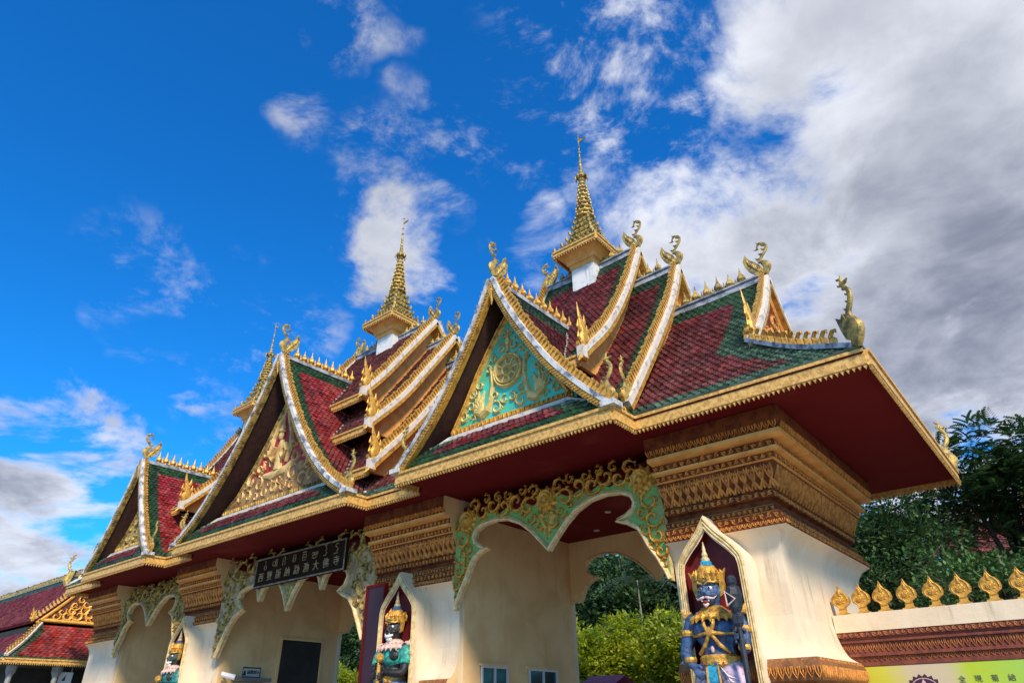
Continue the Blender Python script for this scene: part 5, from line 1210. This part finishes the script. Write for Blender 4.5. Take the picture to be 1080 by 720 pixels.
def crown(mb, blobs, dens, L, w, style='leaf', m=0):
    for (c, r_) in blobs:
        c = Vector(c); n = int(dens*r_[0]*r_[1]); 
        for _ in range(n):
            v = rv(); v = v.normalized()*(.45+.6*rnd.random()**.6); p = c+V3(v.x*r_[0], v.y*r_[1], v.z*r_[2]); out = V3(v.x, v.y, v.z*.6+.15).normalized()
            if style == 'spray':                                # pinnate leaf: rachis with leaflets
                d = (out+rv()*.7).normalized(); d.z -= .15; d.normalize(); up = (Z+rv()*.35).normalized(); sd = d.cross(up).normalized()
                for k_ in range(7):
                    q_ = p+d*(k_*L*.34)-Z*(.012*k_*k_*L)
                    for s in (1, -1): leafquad(mb, q_, (d*.5+sd*s).normalized(), up, L*(1-.09*k_), w)
            else:
                for _k in range(5):
                    d = (out+rv()*1.0).normalized(); leafquad(mb, p+rv()*L*1.1, d, (Z+rv()*.8).normalized(), L*rnd.uniform(.7, 1.2), w)
def tree(name, label, cat, base, h, blobs, dens, L, w, style, lm, bark, group=None, tr=.22, limbs=5, tri=None):
    t = thing(name, label, cat, base, group); b = MB(); B0 = Vector(base); top = B0+V3(rnd.uniform(-.3, .3), rnd.uniform(-.3, .3), h)
    b.tube([B0, B0.lerp(top, .4)+rv()*.2, B0.lerp(top, .75)+rv()*.2, top], [tr, tr*.75, tr*.45, tr*.12], 9)
    for (c, r_) in blobs[:limbs*3]:
        s = B0.lerp(top, rnd.uniform(.35, .75)); c = Vector(c); b.tube([s, s.lerp(c, .5)+rv()*.3, c], [tr*.35, tr*.22, tr*.06], 6)
    part('trunk', b, [bark], t, smooth=True); b = MB(); crown(b, blobs, dens, L, w, style); part('crown', b, [lm], t); return t
def blobs(c, R_, n, r, seed):
    q_ = random.Random(seed); o = []
    for _ in range(n):
        a = q_.uniform(0, 2*math.pi); e = q_.uniform(-.7, 1); k_ = q_.uniform(.35, 1.0); rr = r*q_.uniform(.6, 1.25)
        o.append(((c[0]+math.cos(a)*R_[0]*k_*math.cos(e), c[1]+math.sin(a)*R_[1]*k_*math.cos(e), c[2]+math.sin(e)*R_[2]*k_), (rr, rr, rr*.62)))
    return o
tree('shade_tree', 'tall dark feathery leaved tree rising highest against the grey cloud at right', 'tree', (-1.2, 31, 0), 10.0, blobs((-1.6, 31, 8.0), (4.2, 3.5, 3.6), 46, 1.15, 1), 66, .26, .052, 'spray', LD, BARK, tr=.4)
tree('shade_tree', 'dark feathery tree at the right edge, behind the gilded finials', 'tree', (4.0, 29, 0), 10, blobs((3.6, 29, 7.4), (4.4, 3.5, 3.4), 38, 1.2, 5), 56, .26, .052, 'spray', LD, BARK, tr=.4)
tree('broadleaf_tree', 'mid green low tree just behind the wall finials, lighter than its neighbours', 'tree', (-1.6, 24, 0), 5.6, blobs((-1.9, 24.2, 4.6), (2.6, 2.2, 1.8), 22, .85, 8), 80, .17, .045, 'leaf', LM, BARK, tr=.2)
tree('shade_tree', 'dark tree close behind the right end of the gatehouse, under the maroon eave', 'tree', (-6.4, 27.5, 0), 8.0, blobs((-5.8, 27.5, 6.0), (3.2, 2.6, 3.3), 44, 1.05, 11), 80, .19, .05, 'leaf', LD, BARK, tr=.3)
tree('broadleaf_tree', 'dark leafy tree filling the gap behind the middle of the finial row', 'tree', (1.6, 22.5, 0), 5.0, blobs((1.6, 22.5, 4.0), (3.0, 2.0, 1.8), 22, .95, 13), 75, .18, .045, 'leaf', LD, BARK, tr=.2)
for i, (x_, y_, h_, s_) in enumerate([(-9, 36, 11, 21), (-15, 38, 12, 22), (-21.5, 37, 12, 23), (-28, 39, 11, 24), (-36, 40, 12, 25), (-45, 41, 12, 26), (-55, 44, 12, 27)]):
    tree('wood_tree', 'dark tree of the wood behind the gatehouse, seen only in pieces through the arches', 'tree', (x_, y_, 0), h_*.85, blobs((x_, y_, h_*.5), (4.2, 3, h_*.46), 44, 1.6, s_), 40, .34, .10, 'leaf', LD, BARK, 'trees of the wood seen through the arches', tr=.3)
HC = [(-10.2, 24.5), (-13.2, 25.5), (-16.2, 25), (-19.4, 26), (-23, 26), (-27.5, 27), (-32, 28), (-37, 29), (-42, 30)]
for i, (x_, y_) in enumerate(HC):
    t = thing('lime_shrub', 'clump of bushy lime green shrubs seen through the passages behind the gatehouse', 'shrub', (x_, y_, 0), 'lime green shrubs behind the gatehouse')
    b = MB()
    for _ in range(9): a = rv(); b.tube([(x_+a.x*.5, y_+a.y*.4, 0), (x_+a.x*1.0, y_+a.y*.8, 1.8), (x_+a.x*1.6, y_+a.y*1.2, 3.6)], [.05, .035, .012], 5)
    part('stems', b, [BARKP], t); b = MB(); h_ = 5.35 if i < 5 else 4.9
    crown(b, blobs((x_, y_, h_*.55), (2.3, 1.5, h_*.45), 40, .72, 50+i), 150, .20, .055, 'leaf'); part('foliage', b, [LY], t)
# feathery palm-like tree rising over the hedge
pt_ = thing('feather_palm', 'slender pale stemmed palm with drooping feathery fronds above the lime shrubs', 'palm', (-15.3, 27.6, 0)); b = MB(); b.tube([(-15.3, 27.6, 0), (-15.25, 27.6, 3.5), (-15.35, 27.6, 6.9)], [.06, .045, .03], 8); part('trunk', b, [BARKP], pt_)
b = MB()
for j in range(15):
    a = 2*math.pi*j/15+rnd.random()*.2; dv = V3(math.cos(a), math.sin(a), 0); p = V3(-15.35, 27.6, 6.9); prev = p; Lf = rnd.uniform(2.0, 2.8)
    for q_ in range(1, 17):
        t_ = q_/16; c = p+dv*Lf*t_+Z*(.75*t_-1.5*t_*t_); d = (c-prev).normalized(); sd = d.cross(Z).normalized()
        for s in (1, -1): leafquad(b, c, (sd*s+d*.4-Z*.25).normalized(), Z, .42*(1-.55*t_), .035)
        prev = c
part('fronds', b, [leafmat('frond_green', (.07, .14, .07), (.10, .18, .09), .3)], pt_)
# kiosk with a corrugated roof behind the near passage
ks = thing('kiosk', 'small kiosk with a corrugated plum roof behind the nearest passage', 'kiosk', (-13.0, 20.6, 0))
b = MB(); b.box(-13.7, -12.3, 20.2, 21.4, 0, 2.35); part('body', b, [cream], ks)
b = MB(); rows = []
for yy, zz in ((19.9, 2.42), (20.8, 2.75), (21.7, 2.42)):
    rows.append([V3(-13.75+.02*j, yy, zz+(.018 if (j//2) % 2 else -.018)) for j in range(70)])
b.strip(rows, False, 0); part('corrugated_roof', b, [mat('plum_sheet', (.42, .05, .14), (.32, .04, .10), 3, .45)], ks)
b = MB(); b.box(-13.3, -12.7, 20.17, 20.2, .9, 1.9); part('hatch', b, [glass], ks)
# distant red roofed temple hall between the trees
dt_ = thing('distant_hall', 'distant red roofed hall with a gilded finial showing between the dark trees at right', 'hall', (-1.5, 46, 0))
b = MB(); b.box(-5, 3.5, 43, 49, 0, 6.9); part('wall', b, [tan], dt_)
for j, (z0, z1, o) in enumerate(((6.9, 8.6, 1.0), (8.7, 10.9, .0))):
    t = MB(); pr = [(0, z1), (1.6, (z0+z1)/2-.15), (3.6+o, z0)]
    for dv in (-Y, Y): tiles(t, (-1.5, 46, 0), X, dv, pr, lambda z: -4.2-o+(z-z0)*.5, lambda z: 5.2+o-(z-z0)*.5, .6, .4, colour=lambda *a: 0)
    part('roof', t, [TR, TG, EDR, EDG], dt_)
b = MB(); b.lathe([(.3, 0), (.4, .4), (.15, .9), (.05, 1.8)], (-.8, 46, 10.8), 8); part('roof_finial', b, [gold], dt_)

dt_['kind'] = 'thing'
